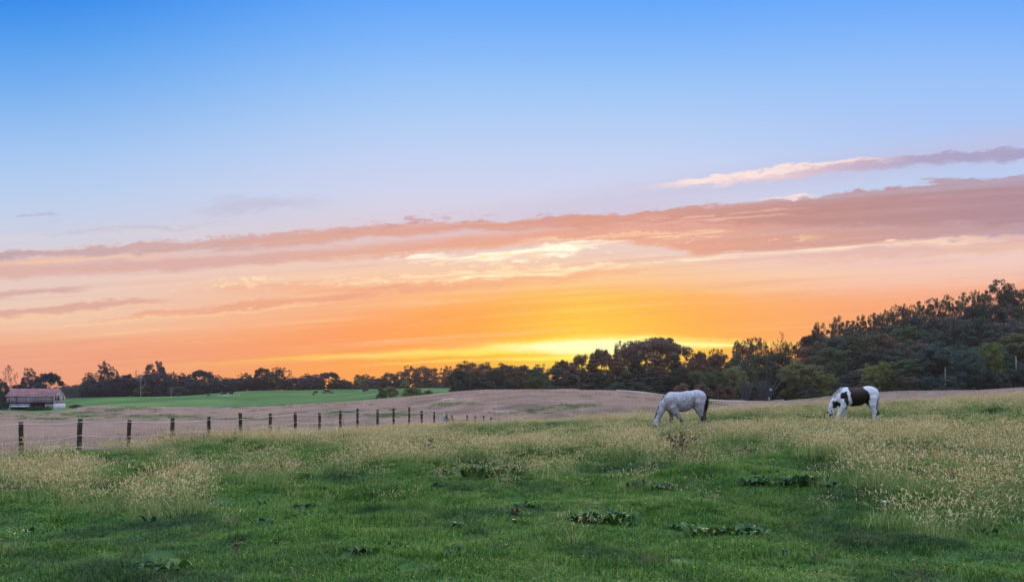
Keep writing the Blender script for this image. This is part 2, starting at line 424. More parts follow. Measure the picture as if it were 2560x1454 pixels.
for px, Yd, z in ((-300, 520, -4), (150, 520, -4), (500, 520, -3), (900, 520, -1), (1200, 520, -1), (1250, 220, .5), (1400, 200, 1.0), (1400, 300, 0), (1640, 200, -1), (1640, 300, 0),
                  (2000, 300, 8), (2300, 300, 20), (2560, 300, 27), (3000, 320, 34), (1900, 300, 3), (1780, 300, 0), (2300, 270, 16.5), (2560, 270, 21.5), (2000, 262, 6), (2300, 245, 11.5), (2560, 245, 15.5), (2000, 235, 3.5), (2300, 222, 7), (2560, 222, 9.5), (2000, 205, 1.2), (2300, 205, 3.6), (2560, 205, 5.4), (2300, 188, 2), (2560, 188, 2.9), (3000, 240, 18),
                  (2000, 450, 12), (2560, 450, 30), (3000, 450, 34),
                  (-400, 900, -10), (500, 900, -10), (1200, 900, -9), (1900, 900, -2), (2600, 900, 5), (3000, 900, 6),
                  (-400, 3000, -22), (1280, 3000, -22), (3000, 3000, -20), (-400, 12000, -30), (1280, 12000, -30), (3000, 12000, -30)): cp(px, Yd, z)
CP = np.array(CP)
_P = CP[:, :2] * np.array([2.2, 1.0])
def _k(d2): return np.where(d2 > 1e-12, 0.5 * d2 * np.log(d2 + 1e-12), 0)
def _fit():
    n = len(_P)
    d2 = ((_P[:, None] - _P[None]) ** 2).sum(-1)
    K = _k(d2) + np.eye(n) * 1e-4
    Q = np.hstack([np.ones((n, 1)), _P])
    M = np.block([[K, Q], [Q.T, np.zeros((3, 3))]])
    return np.linalg.solve(M, np.concatenate([CP[:, 2], np.zeros(3)]))
_W = _fit()
def vnoise(x, y, seed=0):
    x = np.asarray(x, float); y = np.asarray(y, float)
    xi = np.floor(x).astype(np.int64); yi = np.floor(y).astype(np.int64)
    fx = x - xi; fy = y - yi
    fx = fx * fx * (3 - 2 * fx); fy = fy * fy * (3 - 2 * fy)
    def h(a, b):
        n = (a * 374761393 + b * 668265263 + seed * 974634211) & 0xffffffff
        n = ((n ^ (n >> 13)) * 1274126177) & 0xffffffff
        return ((n ^ (n >> 16)) & 0xffff) / 65535.0
    return (h(xi, yi) * (1 - fx) + h(xi + 1, yi) * fx) * (1 - fy) + (h(xi, yi + 1) * (1 - fx) + h(xi + 1, yi + 1) * fx) * fy
def fbm(x, y, seed=0, oct=3):
    r = 0; a = .5; s = 0
    for i in range(oct):
        r = r + a * vnoise(x * 2 ** i + 17 * i, y * 2 ** i - 9 * i, seed + i); s += a; a *= .5
    return r / s
UM = 0.95
AM = math.atan(UM)
def height(x, y, micro=True):
    x = np.asarray(x, float); y = np.asarray(y, float)
    r = np.hypot(x, y) + 1e-6
    az = np.arctan2(x, y)
    ac = np.clip(az, -AM, AM)
    u = np.tan(ac); Yd = np.maximum(r * np.cos(ac), 2.0)
    p = np.stack([u * 2.2, np.log(Yd)], -1).reshape(-1, 2)
    out = np.empty(len(p))
    for i in range(0, len(p), 40000):
        q = p[i:i + 40000]
        d2 = ((q[:, None] - _P[None]) ** 2).sum(-1)
        out[i:i + 40000] = _k(d2) @ _W[:-3] + _W[-3] + q @ _W[-2:]
    z = out.reshape(x.shape)
    w = np.clip((np.pi - np.abs(az)) / (np.pi - AM), 0, 1)
    z = z * np.where(np.abs(az) > AM, w * w * (3 - 2 * w), 1)
    if micro:
        near = 1 / (1 + (r / 45) ** 4)
        z = z + near * np.clip(r / 6 - .3, 0, 1) * (.30 * (fbm(x / 2.6, y / 2.2, 3) - .5) + .10 * (fbm(x / .7, y / .7, 8, 2) - .5))
        hum = .62 * np.clip(fbm(x / 1.9, y / 1.15, 33, 3) - .53, 0, 1) * np.clip((r - 8) / 5, 0, 1) * np.clip((44 - r) / 10, 0, 1)
        hum = hum * (1 - np.exp(-(((x - 6.6) / 1.6) ** 2 + ((y - 32) / 1.2) ** 2))) * (1 - np.exp(-(((x - 14.0) / 1.6) ** 2 + ((y - 33) / 1.2) ** 2)))
        z = z + hum
        mid = np.clip((r - 50) / 60, 0, 1)
        z = z + mid * .5 * (fbm(x / 23, y / 23, 21, 2) - .5) * np.clip(1 - (r - 600) / 300, 0, 1) * np.where(r > 45, 1, 0)
    return z
def hz(x, y): return float(height(np.array([x]), np.array([y]))[0])
def to_px(x, y, z): return 1280 + x / y * F, HY - (z - EYE) / y * F
def ground_at(px, py, y0=5.0, y1=600.0):
    """first ground point seen along the sight line of a layout note"""
    ys = np.exp(np.linspace(math.log(y0), math.log(y1), 1500))
    xs = (px - 1280) / F * ys
    zs = EYE - (py - HY) / F * ys
    g = height(xs, ys)
    k = np.argmax(zs <= g)
    return (xs[k], ys[k], g[k])

# field outlines, in (px, distance) => world
def interp(px, tab):
    a = np.array(tab); return np.interp(px, a[:, 0], a[:, 1])
FENCE = lambda Yd: -14.8 + .3175 * (Yd - 24)
CREST = [(-400, 50), (1030, 52), (1280, 53), (1500, 51), (1640, 49), (1900, 51), (2250, 53), (2560, 55), (3000, 55)]
FIELD_END = [(-400, 270), (0, 268), (130, 268), (170, 270), (215, 274), (560, 278), (640, 268), (760, 243), (880, 218), (1000, 193), (1050, 178), (1130, 163), (1200, 153), (1300, 143), (1400, 138),
             (1480, 133), (1560, 132), (1660, 137), (1770, 142), (1860, 152), (1950, 168), (2050, 170), (2250, 172), (2560, 174), (3000, 174)]
def region(x, y):
    """0 paddock, 1 crop field, 2 cow pasture / wood floor"""
    x = np.asarray(x, float); y = np.asarray(y, float)
    az = np.arctan2(x, y); front = np.abs(az) < 1.2
    yy_ = np.where(y > .5, y, .5)
    px = 1280 + F * x / yy_
    j = (fbm(x / 1.3, y / 1.3, 40) - .5) * 1.6
    out = np.zeros(x.shape, int)
    beyond = (x < FENCE(y) - .5 + .5 * j) | (y > interp(px, CREST) + j)
    out[beyond & front & (y > 3)] = 1
    out[(y > interp(px, FIELD_END) + j * 1.2) & front] = 2
    return out

def build_ground():
    na_f = 560
    fa = np.linspace(-0.72, 0.72, na_f)
    ba = np.linspace(0.72, 2 * math.pi - 0.72, 70)[1:-1]
    ang = np.concatenate([fa, ba])
    rad = np.concatenate([[0.0], np.exp(np.arange(math.log(1.2), math.log(14000), 0.0155))])
    na, nr = len(ang), len(rad)
    R, Aa = np.meshgrid(rad, ang, indexing='ij')
    x = R * np.sin(Aa); y = R * np.cos(Aa)
    z = height(x, y)
    v = np.stack([x, y, z], -1).reshape(-1, 3)
    i, j = np.meshgrid(np.arange(nr - 1), np.arange(na), indexing='ij')
    jn = (j + 1) % na
    f = np.stack([i * na + j, (i + 1) * na + j, (i + 1) * na + jn, i * na + jn], -1).reshape(-1, 4)
    f = f[:, ::-1]
    c = v[f].mean(1)
    reg = region(c[:, 0], c[:, 1])
    cpx = 1280 + F * c[:, 0] / np.maximum(c[:, 1], .5)
    reg[(reg == 2) & (((cpx > 1128) & (c[:, 1] > interp(cpx, FIELD_END) + 1.5)) | ((c[:, 1] > 434) & (c[:, 1] < 560)) | ((cpx < 480) & (c[:, 1] > 403) & (c[:, 1] < 560)))] = 3
    names = ('paddock_ground', 'crop_field', 'pasture', 'wood_floor')
    mats = (M['turf_soil'], M['crop_soil'], M['pasture'], M['wood_soil'])
    for k in range(4):
        ff = f[reg == k]
        if k == 0:   # drop the degenerate inner ring
            ff = ff[~((ff < na).sum(1) >= 2) | True]
        used, inv = np.unique(ff, return_inverse=True)
        me = make_mesh(names[k], v[used], inv.reshape(-1, 4), [mats[k]], smooth=True)
        o = link(names[k], me)
        tag(o, kind='structure')

M = {}
def b_turf(nt):
    p = pos(nt)
    n = nt.noise(p, 1.1, 5, .6); n2 = nt.noise(p, 45, 4, .75); n3 = nt.noise(p, 6, 3, .6)
    c = nt.ramp(nt.math('MULTIPLY_ADD', n2, .8, n * .4 - .1), [(.3, rgb(.012, .028, .010)), (.45, rgb(.03, .085, .018)), (.58, rgb(.07, .16, .03)), (.72, rgb(.15, .21, .07))])
    return nt.mix(nt.sstep(n3, .55, .7) * .5, c, rgb(.07, .065, .035))
M['turf_soil'] = mat('turf_soil', b_turf)
def b_crop(nt):
    p = pos(nt)
    n = nt.noise(p, .045, 4, .6); n2 = nt.noise(p, 1.6, 4, .7); n3 = nt.noise(p, .35, 4, .7)
    c = nt.mix(nt.sstep(n2, .3, .75), rgb(.35, .255, .22), rgb(.52, .40, .34))
    c = nt.mix(nt.sstep(n3, .55, .72) * .5, c, rgb(.20, .155, .14))
    c = nt.mix(nt.sstep(n, .56, .68) * .55, c, rgb(.17, .19, .12))
    return c
M['crop_soil'] = mat('crop_soil', b_crop, 1.0, 0.0)
def b_past(nt):
    p = pos(nt)
    n = nt.noise(p, .03, 5, .6); n2 = nt.noise(p, .5, 4, .7); n3 = nt.noise(p, .012, 3, .5)
    c = nt.mix(nt.sstep(n, .3, .7), rgb(.065, .135, .055), rgb(.125, .215, .07))
    c = nt.mix(nt.sstep(n2, .5, .8) * .4, c, rgb(.12, .13, .06))
    c = nt.mix(nt.sstep(n3, .5, .62) * .35, c, rgb(.21, .32, .11))
    return c
M['pasture'] = mat('pasture', b_past, 1.0, 0.0)
M['wood_soil'] = mat('wood_soil', lambda nt: nt.mix(nt.noise(pos(nt), .8, 4, .6), rgb(.03, .035, .018), rgb(.07, .065, .04)), 1.0, 0.0)
build_ground()

# ------------------------------------------------------------------ trees
def b_leaf(nt):
    c = ocol(nt)
    r = isl(nt)
    n = nt.noise(objc(nt), 5.0, 3, .6)
    f = nt.math('MULTIPLY_ADD', r, .8, .55)
    c2 = scaled(nt, c, f * nt.math('MULTIPLY_ADD', n, 1.0, .5))
    return nt.mix(nt.sstep(n, .52, .72) * .4, c2, nt.mix(1.0, c, rgb(1.5, 1.15, .8), 'MULTIPLY'))
M['leaf'] = mat('leaf', b_leaf, .75, .1, transl=.14)
M['bark'] = mat('bark', lambda nt: nt.ramp(nt.noise(objc(nt), 20, 4, .7), [(.3, rgb(.035, .028, .025)), (.7, rgb(.09, .075, .065))]))
M['pale_bark'] = mat('pale_bark', lambda nt: nt.ramp(nt.noise(objc(nt), 20, 4, .7), [(.3, rgb(.30, .28, .27)), (.7, rgb(.5, .48, .46))]))
M['twig'] = mat('twig', lambda nt: scaled(nt, ocol(nt), nt.math('MULTIPLY_ADD', isl(nt), .6, .6)))

def limb_tree(r, h=1.0, spread=.5, n_main=6, first=.3, levels=3, thick=.022):
    """returns tubes [(pts, rads)] and tips; unit height"""
    tubes = []; tips = []
    top = np.array([r.normal(0, .03), r.normal(0, .03), h * .72])
    pts = [np.array([0, 0, -.03]), np.array([r.normal(0, .01), r.normal(0, .01), h * .3]), np.array([top[0] * .6, top[1] * .6, h * .55]), top]
    tubes.append((pts, [thick * 1.25, thick * .9, thick * .55, thick * .25]))
    def branch(p, d, L, rad, lev):
        q = p.copy(); ps = [q.copy()]; dd = d.copy()
        for i in range(3):
            dd = dd + r.normal(0, .18, 3) + np.array([0, 0, .10]); dd /= np.linalg.norm(dd)
            q = q + dd * L / 3; ps.append(q.copy())
        tubes.append((ps, [rad, rad * .8, rad * .6, rad * .4]))
        tips.append((q, lev))
        if lev < levels:
            for k in range(3):
                a = r.normal(0, .6, 3); nd = dd + a; nd[2] = abs(nd[2]) * .7 + .15; nd /= np.linalg.norm(nd)
                branch(ps[2 if k == 0 else 3], nd, L * .62, rad * .5, lev + 1)
    for k in range(n_main):
        t = first + (1 - first) * .95 * (k + .5) / n_main
        z = h * .72 * t
        a = k * 2.4 + r.uniform(0, .8)
        up = .35 + .9 * t
        d = np.array([math.cos(a), math.sin(a), up]); d /= np.linalg.norm(d)
        L = spread * (1.05 - .55 * t) * r.uniform(.75, 1.1)
        branch(np.array([top[0] * t * .7, top[1] * t * .7, z]), d, L, thick * .5 * (1.1 - .5 * t), 1)
    tips.append((top, 1))
    return tubes, tips

def leaves(r, centers, radii, n_per, size, flat=.75):
    """clusters of small leaf quads, mostly on each cluster's shell"""
    C = np.repeat(centers, n_per, 0); Rr = np.repeat(radii, n_per)
    d = r.normal(0, 1, C.shape); d /= np.linalg.norm(d, axis=1)[:, None]
    d[:, 2] = np.where(r.random(len(d)) < .5, np.abs(d[:, 2]), d[:, 2])
    rad = Rr * (0.55 + .5 * r.random(len(d)) ** .6)
    p = C + d * rad[:, None] * np.array([1, 1, flat])
    nrm = d + np.array([0, 0, .25]) + r.normal(0, .27, d.shape); nrm /= np.linalg.norm(nrm, axis=1)[:, None]
    a = np.cross(nrm, r.normal(0, 1, d.shape)); a /= np.linalg.norm(a, axis=1)[:, None]
    b = np.cross(nrm, a)
    s = size * r.uniform(.6, 1.35, len(d))[:, None]
    v = np.stack([p - a * s, p + b * s * .55, p + a * s, p - b * s * .55], 1)
    return v.reshape(-1, 3), np.arange(len(p) * 4).reshape(-1, 4)

def crown_mesh(kind, seed):
    r = np.random.default_rng(seed)
    if kind == 'round':
        tubes, tips = limb_tree(r, 1, .42, 6, .25)
        k = 74
        d = r.normal(0, 1, (k, 3)); d /= np.linalg.norm(d, axis=1)[:, None]
        rr = .62 + .38 * r.random(k) ** .5
        lob = 1 + .16 * np.sin(3 * np.arctan2(d[:, 1], d[:, 0]) + seed) + .1 * np.sin(5 * d[:, 2] + seed)
        c = d * (rr * lob)[:, None] * np.array([.42, .42, .37]) + np.array([0, 0, .56])
        c[:, :2] *= np.clip(1.1 - .5 * np.abs(c[:, 2:] - .48), .3, 1.1)
        a = r.uniform(0, 6.28, 30); q = r.uniform(.12, .36, 30)
        low = np.stack([np.cos(a) * q, np.sin(a) * q, r.uniform(.04, .3, 30)], 1); c = np.vstack([c, low])
        rad = r.uniform(.075, .15, len(c)); n, size = 190, .0165
    elif kind == 'wide':
        tubes, tips = limb_tree(r, 1, .6, 7, .35)
        k = 80
        a = r.uniform(0, 6.28, k); q = r.random(k) ** .5
        c = np.stack([np.cos(a) * q * .5, np.sin(a) * q * .5, .55 + .33 * np.sqrt(np.clip(1 - q ** 2, 0, 1)) * r.uniform(.5, 1, k) - .05 * r.random(k)], 1)
        rad = r.uniform(.06, .11, k); n, size = 170, .0155
    elif kind == 'airy':
        tubes, tips = limb_tree(r, 1, .46, 9, .22, 4, .02)
        k = 125
        d = r.normal(0, 1, (k, 3)); d /= np.linalg.norm(d, axis=1)[:, None]
        lob = 1 + .22 * np.sin(3 * np.arctan2(d[:, 1], d[:, 0]) + seed) + .12 * np.sin(6 * d[:, 2] + seed)
        c = d * ((.35 + .65 * r.random(k) ** .6) * lob)[:, None] * np.array([.44, .44, .4]) + np.array([0, 0, .56])
        rad = r.uniform(.05, .095, k); n, size = 72, .016
    elif kind == 'sparse':
        tubes, tips = limb_tree(r, 1, .5, 9, .25, 4, .017)
        c = np.array([t[0] for t in tips if t[1] >= 4]); sel = r.random(len(c)) < .5; c = c[sel]
        rad = r.uniform(.02, .045, len(c)); n, size = 18, .012
    elif kind == 'tall':
        tubes, tips = limb_tree(r, 1, .3, 8, .2)
        k = 70
        t = r.random(k); a = r.uniform(0, 6.28, k)
        prof = np.interp(t, [0, .15, .4, .7, .9, 1], [.34, .44, .45, .42, .33, .20])
        q = prof * (.4 + .6 * r.random(k) ** .4)
        c = np.stack([np.cos(a) * q, np.sin(a) * q, .04 + t * .86 + q * 0], 1)
        rad = r.uniform(.065, .125, k); n, size = 190, .0165
    elif kind == 'pine':
        tubes, tips = limb_tree(r, 1, .1, 3, .8)
        k = 120
        t = r.random(k) ** .85; lay = np.round(t * 11) / 11; a = r.uniform(0, 6.28, k)
        prof = .46 * (1 - lay) ** .7 + .05
        q = prof * (.25 + .75 * r.random(k))
        c = np.stack([np.cos(a) * q, np.sin(a) * q, .05 + lay * .9 - q * .14 + r.normal(0, .01, k)], 1)
        rad = r.uniform(.05, .09, k); n, size = 130, .0165
    elif kind == 'bush':
        tubes, tips = limb_tree(r, .8, .4, 5, .1)
        k = 44
        d = r.normal(0, 1, (k, 3)); d /= np.linalg.norm(d, axis=1)[:, None]; d[:, 2] = np.abs(d[:, 2])
        c = d * (.55 + .45 * r.random(k) ** .5)[:, None] * np.array([.42, .42, .8]) + np.array([0, 0, .04])
        rad = r.uniform(.11, .19, k); n, size = 190, .022
    v, f = leaves(r, c, rad, n, size, .55 if kind == 'pine' else .78)
    # normalise: top at 1, half width .5
    top = np.quantile(v[:, 2], .9995); hw = np.quantile(np.abs(v[:, 0]), .995)
    S = np.array([.5 / hw, .5 / hw, 1 / top])
    v = v * S
    cm = make_mesh(kind + '_crown', v, f, [M['leaf']])
    mb = MB()
    for ps, rs in tubes:
        ps = np.array(ps)
        if kind != 'sparse':
            ps = ps * np.array([.78, .78, .92]); hr = np.hypot(ps[:, 0], ps[:, 1]); ps[:, :2] *= np.minimum(1, .36 / np.maximum(hr, .001))[:, None]; ps[:, 2] = np.minimum(ps[:, 2], .88 - .5 * hr ** 2)
        ps = ps * S * np.array([1, 1, .97]); mb.tube(ps, np.array(rs) * (S[0] * .5 + .5) , 5, 0, False)
    return cm, mb.mesh(kind + '_trunk', [M['bark']])

TREES = {k: [crown_mesh(k, 100 + 7 * i + len(k)) for i in range(n)] for k, n in
         (('round', 5), ('wide', 2), ('airy', 4), ('sparse', 2), ('tall', 3), ('pine', 3), ('bush', 4))}
def bare_mesh(seed, m, upright=False):
    r = np.random.default_rng(seed)
    mb = MB()
    if upright:                              # thicket of thin rising stems
        for k in range(60):
            x, y = r.normal(0, .14, 2); a = np.array([x * 1.6, y * 1.6, r.uniform(.6, 1)])
            mb.tube([(x * .3, y * .3, -.02), (x * .9, y * .9, a[2] * .5), a + r.normal(0, .03, 3)], [.012, .009, .005], 3, 0, False)
    else:
        tubes, _ = limb_tree(r, 1.2, .4, 7, .3, 4, .018)
        for ps, rs in tubes: mb.tube(ps, rs, 4, 0, False)
    return mb.mesh('bare_stems', [m])
BARE = [bare_mesh(3, M['pale_bark']), bare_mesh(4, M['twig'], True), bare_mesh(9, M['twig'], True), bare_mesh(12, M['twig'])]

SEEN = {}
def unique(label):
    SEEN[label] = SEEN.get(label, 0) + 1
    return label
GREEN = {'dark': (.030, .046, .034), 'mid': (.045, .07, .034), 'olive': (.085, .095, .042), 'yellow': (.12, .14, .04), 'blue': (.032, .06, .048),
         'grey': (.085, .078, .068), 'rust': (.085, .056, .042), 'pale': (.10, .125, .062), 'navy': (.024, .034, .042)}  # navy holds distance haze, rust partly sunset glow, put into the leaf colour
tree_count = 0
def tree(px, top, w, Yd, kind, tint, label, group, jit=1.0):
    """px, top row and width as laid out; Yd metres away"""
    global tree_count
    x = (px - 1280) / F * Yd
    gz = hz(x, Yd)
    zt = EYE + (HY - top) / F * Yd
    H = max(zt - gz, 1.2); Wd = w / F * Yd
    if kind != 'bush': Wd = max(Wd, H * (.5 if kind != 'sparse' else .4))
    if kind in ('round', 'wide', 'airy', 'tall'): Wd = min(Wd, H / .72)
    cm, tm = random.choice(TREES[kind])
    cat = 'bush' if kind == 'bush' else 'tree'
    nm = {'round': 'broadleaf_tree', 'wide': 'broadleaf_tree', 'airy': 'open_crowned_tree', 'sparse': 'open_crowned_tree', 'tall': 'tall_tree', 'pine': 'pine_tree', 'bush': 'bush'}[kind]
    root = bpy.data.objects.new(nm, None)
    scene.collection.objects.link(root)
    root.location = (x, Yd, gz - .05)
    root.rotation_euler = (0, 0, random.uniform(0, 6.28))
    root.scale = (Wd, Wd, H)
    root.empty_display_size = .3
    tag(root, label, cat, group)
    c = link('crown', cm, root); t = link('trunk', tm, root)
    g = GREEN[tint]; k = random.uniform(.72, 1.35)
    k *= 1.5 if Yd < 262 else 1.3
    c.color = (g[0] * k * random.uniform(.92, 1.08), g[1] * k, g[2] * k * random.uniform(.9, 1.1), 1)
    tree_count += 1
    return root
ORD = ['', 'first', 'second', 'third', 'fourth', 'fifth', 'sixth', 'seventh', 'eighth', 'ninth', 'tenth', 'eleventh', 'twelfth', 'thirteenth', 'fourteenth', 'fifteenth', 'sixteenth',
       'seventeenth', 'eighteenth', 'nineteenth', 'twentieth', 'twenty-first', 'twenty-second', 'twenty-third', 'twenty-fourth', 'twenty-fifth', 'twenty-sixth', 'twenty-seventh', 'twenty-eighth',
       'twenty-ninth', 'thirtieth']
SHAPE = {'round': 'round-crowned', 'wide': 'flat-domed', 'airy': 'see-through', 'sparse': 'thin-leaved', 'tall': 'tall narrow', 'pine': 'layered', 'bush': 'low bushy'}
TINT = {'dark': 'dark green', 'mid': 'green', 'olive': 'olive', 'yellow': 'yellow-green', 'blue': 'blue-green', 'grey': 'greyish', 'rust': 'brownish', 'pale': 'pale green', 'navy': 'blue-black'}
def row(lst, place, group, ysp=None):
    """lst sorted from the left; the label carries the tree's rank in its row"""
    lst = sorted(lst, key=lambda t: t[0])
    n = len(lst)
    for i, (px, top, w, Yd, kind, tint) in enumerate(lst):
        if i + 1 <= n - i: rank = ORD[i + 1] + ' from the left'
        else: rank = ORD[n - i] + ' from the right'
        if rank.startswith('first'): rank = ('leftmost' if i == 0 else 'rightmost')
        noun = 'bush' if kind == 'bush' else 'tree'
        tree(px, top, w, Yd, kind, tint, f"{TINT[tint]} {SHAPE[kind]} {noun}, {rank} {place}", group)

# behind the barn
tree(28, 911, 56, 350, 'sparse', 'navy', 'thinly leaved tree with bare forked limbs behind the barn roof, tallest there', 'trees behind the barn')
tree(72, 919, 48, 352, 'airy', 'navy', 'open see-through tree behind the middle of the barn roof', 'trees behind the barn')
tree(122, 930, 66, 345, 'wide', 'navy', 'dark umbrella-shaped tree leaning out over the gable end of the barn', 'trees behind the barn')
tree(4, 945, 36, 340, 'round', 'navy', 'small dark round tree left of the barn at the edge of the view', 'trees behind the barn')
tree(50, 958, 50, 335, 'round', 'navy', 'low dark tree touching the left half of the barn roof', 'trees behind the barn')
tree(98, 955, 60, 335, 'round', 'navy', 'low dark tree right behind the barn ridge under the umbrella tree', 'trees behind the barn')
tree(6, 985, 40, 320, 'bush', 'dark', 'dark bush beside the left end of the barn', 'trees behind the barn')
tree(-30, 925, 60, 350, 'round', 'navy', 'dark tree cut off by the left edge of the view', 'trees behind the barn')
tree(162, 957, 26, 620, 'airy', 'navy', 'tiny distant tree standing in the sky gap right of the barn', 'trees behind the barn')
for i, (px, top, w) in enumerate(((185, 960, 40), (200, 962, 46), (150, 966, 40), (175, 970, 60), (225, 962, 40))):
    tree(px, top, w, 600 + 12 * i, 'round', 'blue', ('hazy far tree right of the barn, tallest of its clump', 'hazy far tree beside the gap, second tallest of its clump', 'hazy far tree touching the barn gable',
         'hazy far tree, lowest and widest in the gap', 'hazy far tree partly hidden by the near tree line')[i], 'hazy trees far beyond the gap')
# skyline row of the far left wood
far_sky = [(228, 930, 44, 425, 'airy', 'navy'), (262, 901, 40, 428, 'airy', 'navy'), (286, 921, 36, 424, 'airy', 'navy'), (316, 934, 44, 420, 'round', 'navy'),
           (346, 924, 26, 430, 'sparse', 'navy'), (388, 902, 50, 422, 'tall', 'navy'), (425, 928, 40, 426, 'airy', 'navy'), (456, 931, 42, 424, 'round', 'navy'),
           (503, 924, 62, 430, 'wide', 'navy'), (541, 936, 42, 428, 'airy', 'navy'), (566, 942, 28, 432, 'airy', 'navy'), (591, 944, 44, 436, 'round', 'navy'), (614, 931, 40, 436, 'airy', 'navy'),
           (657, 918, 50, 440, 'round', 'navy'), (699, 917, 54, 442, 'airy', 'navy'), (727, 924, 22, 444, 'sparse', 'navy'), (745, 944, 40, 446, 'airy', 'navy'), (778, 933, 56, 448, 'round', 'navy'), (822, 929, 54, 450, 'wide', 'navy'),
           (852, 946, 44, 452, 'round', 'navy')]
row(far_sky, "on the far-left wood's skyline", 'skyline trees of the far left wood')
far_low = [(a, b - 6, c, d, e, f) for a, b, c, d, e, f in [(245, 952, 70, 412, 'round', 'navy'), (300, 948, 60, 410, 'round', 'navy'), (342, 950, 50, 412, 'round', 'dark'), (385, 934, 78, 414, 'round', 'navy'), (430, 950, 60, 410, 'round', 'dark'), (478, 948, 60, 414, 'round', 'navy'),
           (530, 950, 60, 418, 'round', 'dark'), (580, 952, 60, 424, 'round', 'navy'), (630, 946, 60, 432, 'round', 'navy'), (680, 940, 66, 436, 'round', 'dark'), (730, 948, 60, 438, 'round', 'navy'),
           (790, 945, 66, 440, 'round', 'navy'), (838, 952, 50, 440, 'round', 'dark'), (275, 966, 60, 406, 'round', 'navy'), (222, 968, 50, 404, 'round', 'dark'), (360, 966, 50, 406, 'bush', 'mid'), (765, 957, 60, 434, 'bush', 'dark'), (805, 955, 40, 434, 'pine', 'dark'),
           (865, 958, 50, 440, 'bush', 'dark'), (450, 970, 60, 406, 'bush', 'dark'), (560, 966, 60, 416, 'bush', 'navy'), (700, 962, 60, 434, 'bush', 'navy'), (650, 964, 50, 434, 'bush', 'dark'), (505, 966, 50, 412, 'bush', 'navy'), (405, 968, 50, 408, 'bush', 'navy')]]
far_low += [(px, 946 + (px * 7) % 11, 62, 452 + (px % 5) * 4, 'round', 'navy') for px in range(236, 870, 37)]
row(far_low, "at the far-left wood's foot", 'trees at the foot of the far left wood')
# right of the notch up to the big dark mass
mid_sky = [(905, 934, 52, 470, 'airy', 'dark'), (938, 940, 46, 466, 'round', 'navy'), (975, 930, 50, 462, 'round', 'dark'), (1002, 928, 44, 460, 'airy', 'dark'), (1024, 913, 44, 455, 'airy', 'rust'), (1062, 914, 66, 452, 'round', 'rust'),
           (1118, 913, 50, 446, 'airy', 'rust'), (1140, 925, 40, 440, 'round', 'rust')]
row(mid_sky, 'on the skyline behind the cows', 'skyline trees behind the cows')
mid_low = [(903, 942, 34, 436, 'round', 'olive'), (930, 952, 60, 446, 'round', 'navy'), (965, 948, 60, 444, 'round', 'dark'), (950, 945, 26, 440, 'tall', 'dark'), (1010, 945, 70, 442, 'round', 'navy'), (1060, 940, 80, 440, 'round', 'dark'), (1105, 938, 60, 438, 'round', 'rust'),
           (1012, 949, 24, 430, 'airy', 'yellow'), (880, 960, 50, 450, 'bush', 'navy'), (1085, 955, 60, 436, 'bush', 'dark')]
mid_low += [(px, 952 + (px * 7) % 8, 60, 462 + (px % 5) * 3, 'round', 'navy') for px in range(892, 1140, 38)]
row(mid_low, "at the foot of the cows' wood", 'trees at the foot of the wood behind the cows')
# dark mass over the brown hill
cs = [(1163, 901, 60, 260, 'round', 'rust'), (1210, 904, 56, 262, 'round', 'rust'), (1262, 906, 60, 264, 'round', 'rust'), (1305, 911, 54, 266, 'round', 'rust'), (1346, 909, 54, 268, 'airy', 'rust'), (1405, 899, 56, 270, 'wide', 'rust'),
      (1450, 885, 56, 262, 'round', 'rust'), (1503, 870, 68, 262, 'wide', 'rust'), (1560, 852, 40, 300, 'airy', 'rust'), (1748, 877, 52, 285, 'wide', 'rust'), (1792, 871, 50, 290, 'airy', 'rust'),
      (1856, 846, 50, 285, 'airy', 'rust'), (1893, 842, 50, 282, 'airy', 'rust'), (1925, 868, 48, 280, 'airy', 'rust')]
row(cs, "on the brown hill's skyline", 'skyline trees above the brown hill')
tree(1638, 841, 175, 310, 'wide', 'rust', 'huge flat-domed tree with light showing through, directly over the grey horse', 'skyline trees above the brown hill')
tree(1600, 855, 90, 312, 'airy', 'rust', 'open tree growing into the left flank of the huge domed tree', 'skyline trees above the brown hill')
tree(1680, 858, 90, 308, 'airy', 'rust', 'open tree growing into the right flank of the huge domed tree', 'skyline trees above the brown hill')
tree(1945, 829, 26, 290, 'sparse', 'rust', 'tallest thin wispy tree standing left of the wooded hillside', 'skyline trees above the brown hill')
tree(1965, 852, 60, 270, 'airy', 'mid', 'see-through tree under the wispy top beside the wooded hillside', 'skyline trees above the brown hill')
cm_ = [(1150, 925, 60, 215, 'round', 'dark'), (1200, 942, 66, 200, 'round', 'dark'), (1185, 920, 60, 225, 'round', 'rust'), (1240, 922, 64, 225, 'round', 'dark'), (1290, 925, 60, 222, 'round', 'rust'), (1345, 928, 60, 215, 'round', 'mid'), (1395, 922, 60, 220, 'pine', 'dark'), (1430, 905, 66, 222, 'pine', 'rust'), (1485, 896, 80, 222, 'pine', 'rust'),
       (1540, 884, 80, 225, 'pine', 'rust'), (1590, 886, 70, 222, 'pine', 'dark'), (1640, 884, 90, 222, 'pine', 'rust'), (1690, 892, 70, 218, 'pine', 'dark'), (1735, 898, 80, 212, 'round', 'rust'), (1790, 885, 80, 225, 'round', 'rust'), (1845, 880, 76, 230, 'round', 'dark'), (1900, 884, 70, 232, 'round', 'mid'), (1950, 885, 70, 226, 'round', 'dark')]
cm_ += [(px, 918 + (px * 7) % 14, 70, 240 + (px % 5) * 3, 'round', 'dark') for px in range(1180, 1990, 52)]
row(cm_, "in the brown hill's middle row", 'middle row trees above the brown hill')
